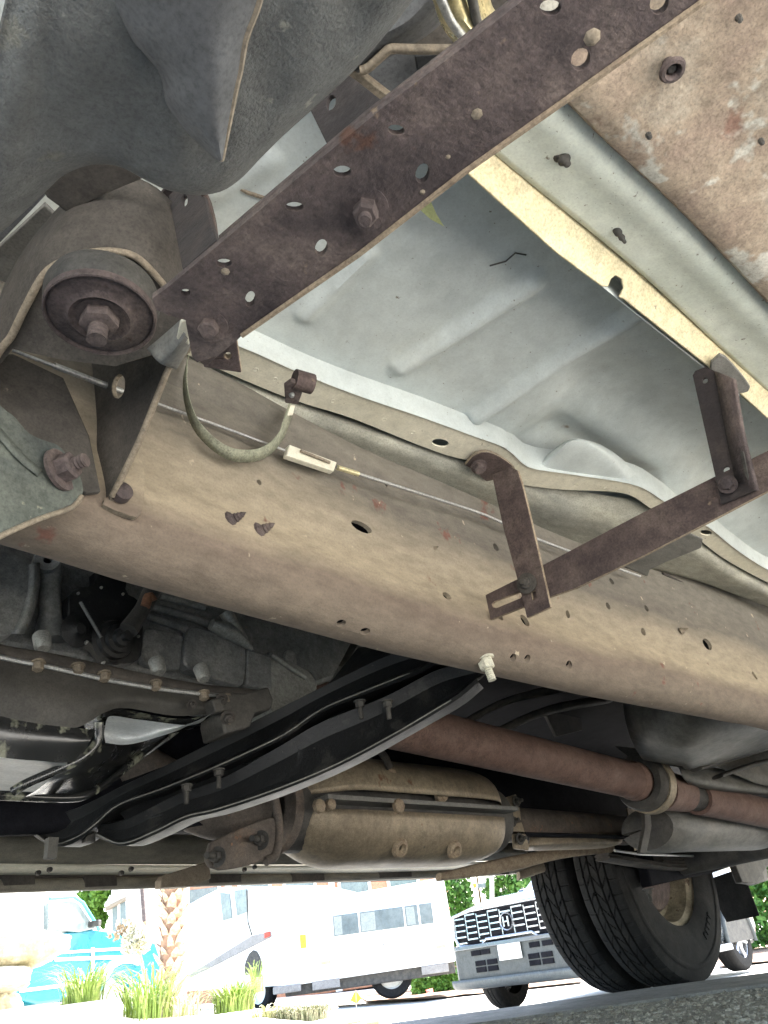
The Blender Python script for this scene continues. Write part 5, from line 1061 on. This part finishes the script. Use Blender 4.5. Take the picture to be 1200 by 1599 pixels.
tube('door_pillar', [VM @ Vector((V2(x, y)[0], -.03, V2(x, y)[1])) for x, y in [(74, 1404), (112, 1401), (126, 1410), (152, 1452)]], .02, tealL, VN, seg=8)
lbox(VM, 'mirror', (V2(131, 1450)[0], -.2, V2(131, 1450)[1]), (V2(137, 1440)[0], -.05, V2(137, 1440)[1]), dark, VN, .01)
for a_, b_, h_ in (((88, 1486), (212, 1478), 4), ((85, 1496), (215, 1491), 5), ((30, 1545), (110, 1535), 5), ((110, 1536), (160, 1528), 3)):
    prism(VM, 'stripe', [V2(*a_), V2(*b_), V2(b_[0], b_[1]+h_), V2(a_[0], a_[1]+h_)], 1, -.012, -.002, whitep, VN, 0)
prism(VM, 'stripe', [V2(142, 1480), V2(146, 1480), V2(146, 1528), V2(142, 1528)], 1, -.016, -.004, whitep, VN, 0)
tube('arch_trim', [VM @ Vector((V2(x, y)[0], -.02, V2(x, y)[1])) for x, y in [(160, 1528), (172, 1508), (188, 1499), (205, 1498), (215, 1502)]], .045, whitep, VN, seg=8)
wheel(VM, VN, V2(190, 1545)[0], .25, .36, .24, 'plain', -1)

# ---- palm trunk with cut leaf bases ----
PB = H(266, 1560, 8.2); PB.z = -.05; PT = thing('palm_tree', tuple(PB), 'palm trunk studded with cut tan leaf bases', 'palm')
palmm = mat('palm_bark', [(.26, .15, .09), (.36, .23, .15)], s=14, rough=.9, bump=1, bs=60)
bootm = mat('cut_leaf_base', [(.34, .22, .14), (.52, .40, .28), (.66, .58, .46)], s=18, rough=.9, bump=.8, bs=60)
tube('trunk', [PB, PB+Vector((0, 0, 1.5)), PB+Vector((.03, 0, 4.2))], [.105, .092, .088], palmm, PT, seg=20, n=12)
bv_ = [(-.05, 0, 0), (.05, 0, 0), (.038, .05, .09), (-.038, .05, .09), (-.04, -.015, .01), (.04, -.015, .01), (.012, .085, .15), (-.012, .085, .15)]
bmsh = bpy.data.meshes.new('leaf_base'); bmsh.from_pydata(bv_, [], [(0, 1, 2, 3), (4, 7, 6, 5), (0, 4, 5, 1), (1, 5, 6, 2), (2, 6, 7, 3), (3, 7, 4, 0)]); bmsh.materials.append(bootm)
k = 0
for r_ in range(30):
    for c_ in range(7):
        a = 2*math.pi*(c_+.5*(r_ % 2))/7+random.uniform(-.1, .1); z = .05+r_*.078
        o = bpy.data.objects.new('leaf_base', bmsh); COL.objects.link(o); o.parent = PT
        o.location = (.082*math.cos(a), .082*math.sin(a), z); o.rotation_euler = (random.uniform(-.3, .2), random.uniform(-.2, .2), a-math.pi/2); s_ = random.uniform(.6, 1.05); o.scale = (s_*random.uniform(.8, 1.2), s_, s_*random.uniform(.7, 1.2)); o.location.z += random.uniform(-.02, .02)

# ---- foliage ----
def quads(name, C, N_, S, m, parent=None, kind=None):   # one mesh of many small leaves
    n = len(C); r = rs.normal(size=(n, 3)); r /= np.linalg.norm(r, axis=1)[:, None]; u = np.cross(r, rs.normal(size=(n, 3))); u /= np.linalg.norm(u, axis=1)[:, None]
    v = np.cross(r, u); S = S[:, None]; Vv = np.stack([C-u*S, C-v*S*.55, C+u*S, C+v*S*.55], 1).reshape(-1, 3)
    off = np.array(ORG.get(parent.name, Vector())) if parent else 0
    me = bpy.data.meshes.new(name); me.from_pydata((Vv-off).tolist(), [], np.arange(4*n).reshape(-1, 4).tolist()); me.materials.append(m)
    o = bpy.data.objects.new(name, me); COL.objects.link(o); o.parent = parent
    if kind: o['kind'] = kind
    return o
leafm = mat('ivy_leaf', [(.045, .12, .015), (.08, .20, .03), (.13, .26, .05)], s=1.6, rough=.55, bump=0)
leafm2 = mat('bright_tree_leaf', [(.10, .22, .02), (.16, .30, .04)], s=1.6, rough=.55, bump=0)
def hedge(label, name, cat, x0, x1, d, z0, z1, thick, n, m, s=.09):
    a, b = H(x0, 1480, d), H(x1, 1480, d); c = ((a+b)/2); c.z = z0; dirn = (b-a); dirn.z = 0
    nrm = Vector((-dirn.y, dirn.x, 0)).normalized(); 
    if nrm.dot(c) < 0: nrm = -nrm
    t = thing(name, tuple(c), label, cat)
    P_ = []
    while len(P_) < n:
        q = rs.uniform(size=3); p = a.lerp(b, float(q[0])); z = z0+(z1-z0)*q[1]
        dens = noise.noise(Vector((q[0]*8*dirn.length/6, z*2.0, 5)))
        bulge = .35*thick*noise.noise(Vector((q[0]*5*dirn.length/4, z*1.5, 9)))
        top = z1-.35+.5*noise.noise(Vector((q[0]*dirn.length*1.2, 0, 2)))
        if z > top or dens < -.28: continue
        w_ = p+nrm*(thick*abs(q[2])**2-bulge); P_.append((w_.x, w_.y, z))
    P_ = np.array(P_); quads('leaves', P_, None, rs.uniform(s*.6, s*1.3, n), m, t)
    for k in range(5):
        p = a.lerp(b, .1+.2*k)+nrm*thick*.5
        tube('stem', [Vector((p.x, p.y, z0-.1)), Vector((p.x+.1, p.y, (z0+z1)/2)), Vector((p.x, p.y, z1-.3))], [.05, .03, .01], palmm, t, seg=6)
    return t
hedge('dense green ivy hedge behind the SUV and the grey pole', 'ivy_hedge', 'hedge', 700, 900, 24, -.35, 4.6, 1.4, 14000, leafm)
hedge('green shrubbery at the far right edge beyond the SUV', 'shrub_hedge', 'hedge', 1090, 1330, 19, -.35, 3.6, 1.6, 9000, leafm)
hedge('bright green tree crown over the teal van', 'leafy_tree', 'tree', 108, 172, 26, -.2, 5.0, 1.8, 7000, leafm2, .12)
hedge('low green shrubs under the right end of the long camper', 'low_shrub', 'shrub', 636, 738, 19.5, -.36, .35, .7, 3000, leafm, .06)
# blades: grass tufts and the lavender bush
def tuft(name, label, cat, base, n, h, spread, m, group=None, w=.006, lean=.5):
    V, F = [], []
    for k in range(n):
        a = random.random()*6.283; r = spread*random.random()**.7*.35; x, y = r*math.cos(a), r*math.sin(a); hh = h*random.uniform(.5, 1.1)
        ld = a+random.uniform(-.7, .7); ln = lean*hh*random.uniform(.2, 1.2); pw = random.uniform(.7, 1.3)*w; tdx, tdy = -math.sin(ld), math.cos(ld); prev = None
        for j in range(6):
            t = j/5; px_, py_ = x+math.cos(ld)*ln*t*t, y+math.sin(ld)*ln*t*t; z = hh*(t-.25*t*t*t*(1+lean)); ww = pw*(1-t)**.6+.0005
            V += [(px_-tdx*ww, py_-tdy*ww, z), (px_+tdx*ww, py_+tdy*ww, z)]
            if j: i = len(V); F.append((i-4, i-3, i-1, i-2))
    me = bpy.data.meshes.new(name); me.from_pydata(V, [], F); me.materials.append(m)
    o = bpy.data.objects.new(name, me); COL.objects.link(o); o.location = base; return tag(o, label, cat, group)
grassm = mat('fresh_grass_blade', [(.13, .22, .03), (.24, .34, .07), (.42, .45, .17)], s=9, rough=.5, bump=0)
dryg = mat('dry_grass_blade', [(.42, .44, .22), (.6, .58, .36)], s=20, rough=.6, bump=0)
lavm = mat('grey_green_lavender', [(.20, .23, .14), (.32, .33, .22), (.42, .38, .28)], s=30, rough=.8, bump=0)
GG = 'ornamental grass tufts in the white planter'
def gb(x, y, d): p = H(x, y, d); return p
tuft('grass_tuft', 'green grass tuft before the front door of the teal van', 'grass tuft', gb(130, 1572, 5.0), 230, .34, .34, grassm, GG, lean=.95, w=.0035)
tuft('grass_tuft', 'tall loose grass tuft between the teal van and palm, partly dry', 'grass tuft', gb(232, 1592, 4.9), 210, .42, .40, grassm, GG, lean=.95, w=.0035)
tuft('grass_tuft', 'bushy bright green grass tuft right of the palm trunk', 'grass tuft', gb(366, 1580, 5.0), 420, .24, .32, grassm, GG, lean=.8, w=.0035)
tuft('grass_tuft', 'pale dry grass tuft at the foot of the palm', 'grass tuft', gb(290, 1590, 4.9), 90, .22, .3, dryg, GG, lean=.9, w=.0035)
tuft('grass_tuft', 'upright green blades hiding the trailer wheel', 'grass tuft', gb(398, 1550, 6.4), 60, .30, .2, grassm, GG, w=.0035)
tuft('lavender_bush', 'grey-green lavender bush with dry brown stems by the orange flag', 'bush', gb(470, 1596, 5.2), 700, .15, .5, lavm, lean=.9, w=.004)
tuft('sparse_weed', 'small dry weed left of the lavender bush', 'weed', gb(420, 1590, 5.2), 70, .12, .3, dryg, lean=1)
# white plume on a stem beside the van
wf_ = thing('flowering_shrub', tuple(gb(215, 1580, 5.4)), 'white blossoming shrub head on a thin stem before the van bonnet', 'shrub')
c0 = H(213, 1462, 5.4); n_ = 2600; pts = rs.normal(size=(n_, 3)); pts /= np.linalg.norm(pts, axis=1)[:, None]; rr_ = rs.uniform(.3, 1, n_)**.5
pts = pts*rr_[:, None]*[.085, .085, .08]+np.array([pts[:, 2]*0, pts[:, 2]*0, -.05*np.abs(pts[:, 0])]).T+np.array(c0)
quads('petals', pts, None, rs.uniform(.008, .02, n_), mat('white_petal', [(.68, .64, .5), (.78, .76, .66)], s=20, bump=0), wf_)
tube('stem', [gb(222, 1585, 5.4), H(226, 1530, 5.4), c0], [.012, .009, .007], dryg, wf_, seg=6, n=10)
quads('brown_leaves', np.array(H(198, 1453, 5.5))+rs.normal(size=(120, 3))*[.04, .04, .03], None, rs.uniform(.01, .03, 120), rustedge, wf_)

# ---- boulders and planter wall ----
stonem = mat('sandy_boulder', [(.42, .36, .22), (.55, .48, .33), (.62, .57, .44)], s=5, rough=.9, bump=1, bs=30, speck=((.3, .26, .16), .64, 12))
def boulder(label, c, sz, sd_):
    bm = bmesh.new(); bmesh.ops.create_icosphere(bm, subdivisions=5, radius=1)
    for v in bm.verts:
        p = v.co.copy(); q = 1+.22*noise.noise(p*1.3+Vector((sd_, 0, 0)))+.09*noise.noise(p*3.5+Vector((0, sd_, 0)))+.035*noise.noise(p*9)
        p = Vector((p.x, p.y, math.copysign(abs(p.z)**.8, p.z)))*q; v.co = Vector((p.x*sz[0], p.y*sz[1], p.z*sz[2]))
    me = bpy.data.meshes.new('boulder'); bm.to_mesh(me); bm.free(); me.materials.append(stonem); me.polygons.foreach_set('use_smooth', [True]*len(me.polygons))
    o = bpy.data.objects.new('boulder', me); COL.objects.link(o); o.location = c; o.rotation_euler = (0, 0, rad(-30)); return tag(o, label, 'boulder', 'sandy boulders stacked at the left edge')
boulder('uppermost thin sandy boulder, its top level with the van window', H(0, 1436, 5.6), (.20, .16, .03), 1)
boulder('largest sandy boulder with a rounded right end before the van door', H(20, 1484, 5.2), (.27, .22, .095), 4)
boulder('lowest brown-grey boulder resting on the white planter wall', H(-20, 1533, 5.1), (.22, .2, .07), 9)
boulder('buried pale base boulder at the left corner', H(-70, 1575, 5.3), (.3, .3, .10), 6)
wp_ = [H(x, y, d) for x, y, d in ((-160, 1592, 4.9), (40, 1572, 4.9), (100, 1569, 4.8), (190, 1560, 4.8), (196, 1590, 4.8), (300, 1588, 4.8), (420, 1592, 4.8), (520, 1597, 4.8))]
wt_ = cr(wp_, 50)
rows = []
for p in wt_:
    z = p.z+.012*noise.noise(Vector((p.x*6, p.y*6, 0)))
    back = Vector((p.x, p.y, 0)).normalized()
    rows.append([Vector((p.x, p.y, -.45))-back*.02, Vector((p.x, p.y, z-.02))-back*.01, Vector((p.x, p.y, z)), Vector((p.x, p.y, z))+back*.10, Vector((p.x, p.y, z-.03))+back*.5, Vector((p.x, p.y, z-.06))+back*2.5, Vector((p.x, p.y, -.5))+back*2.6])
pw = loft('planter_wall', rows, conc_m, None, raw=True); tag(pw, 'low pale sunlit planter wall along the bottom left', 'planter')
redb = mat('red_brown_paver', [(.36, .16, .10), (.45, .24, .16)], s=14, rough=.9, bump=.8, bs=60)
for k, (x, lab) in enumerate(((538, 'left one of two red-brown bricks at the bottom edge'), (566, 'right one of two red-brown bricks at the bottom edge'))):
    p = H(x, 1601, 5.0); o = box('paver_brick', (p.x-.09, p.y-.05, p.z-.06), (p.x+.09, p.y+.05, p.z+.015), redb, b=.008); tag(o, lab, 'brick', 'red-brown bricks at the planter end')
def flag(x, y, d, w, h, m, label, name='marker_flag'):
    t = thing(name, tuple(H(x, y+h, d)), label, 'flag'); f = Pl(H(x, y, d), n=CC-H(x, y, d))
    plate('flag_sheet', f, [(x, y-h), (x+w, y+h*.2), (x+w*.2, y+h), (x-w, y+h*.5), (x-w*.5, y-h*.4)], m, t, th=.003, bevel=0)
    tube('wire', [H(x, y-h, d)+Vector((0, 0, 0)), H(x+1, y+h*1.8, d)], .003, steel, t, seg=5)
flag(556, 1557, 7.0, 9, 11, mat('orange_vinyl', [(.85, .25, .02), (.9, .32, .04)], bump=0), 'small orange marker flag in front of the long camper')
flag(520, 1571, 6.6, 9, 10, whitep, 'small white marker flag left of the orange one')
o = mk('red_wrapper', [H(665, 1546, 15), H(676, 1543, 15), H(677, 1550, 15), H(667, 1551, 15), H(671, 1547, 14.8)], [(0, 1, 4), (1, 2, 4), (2, 3, 4), (3, 0, 4)], mat('red_plastic', [(.7, .1, .1), (.75, .14, .12)], bump=0)); tag(o, 'small red wrapper lying on the soil beside the camper', 'litter')
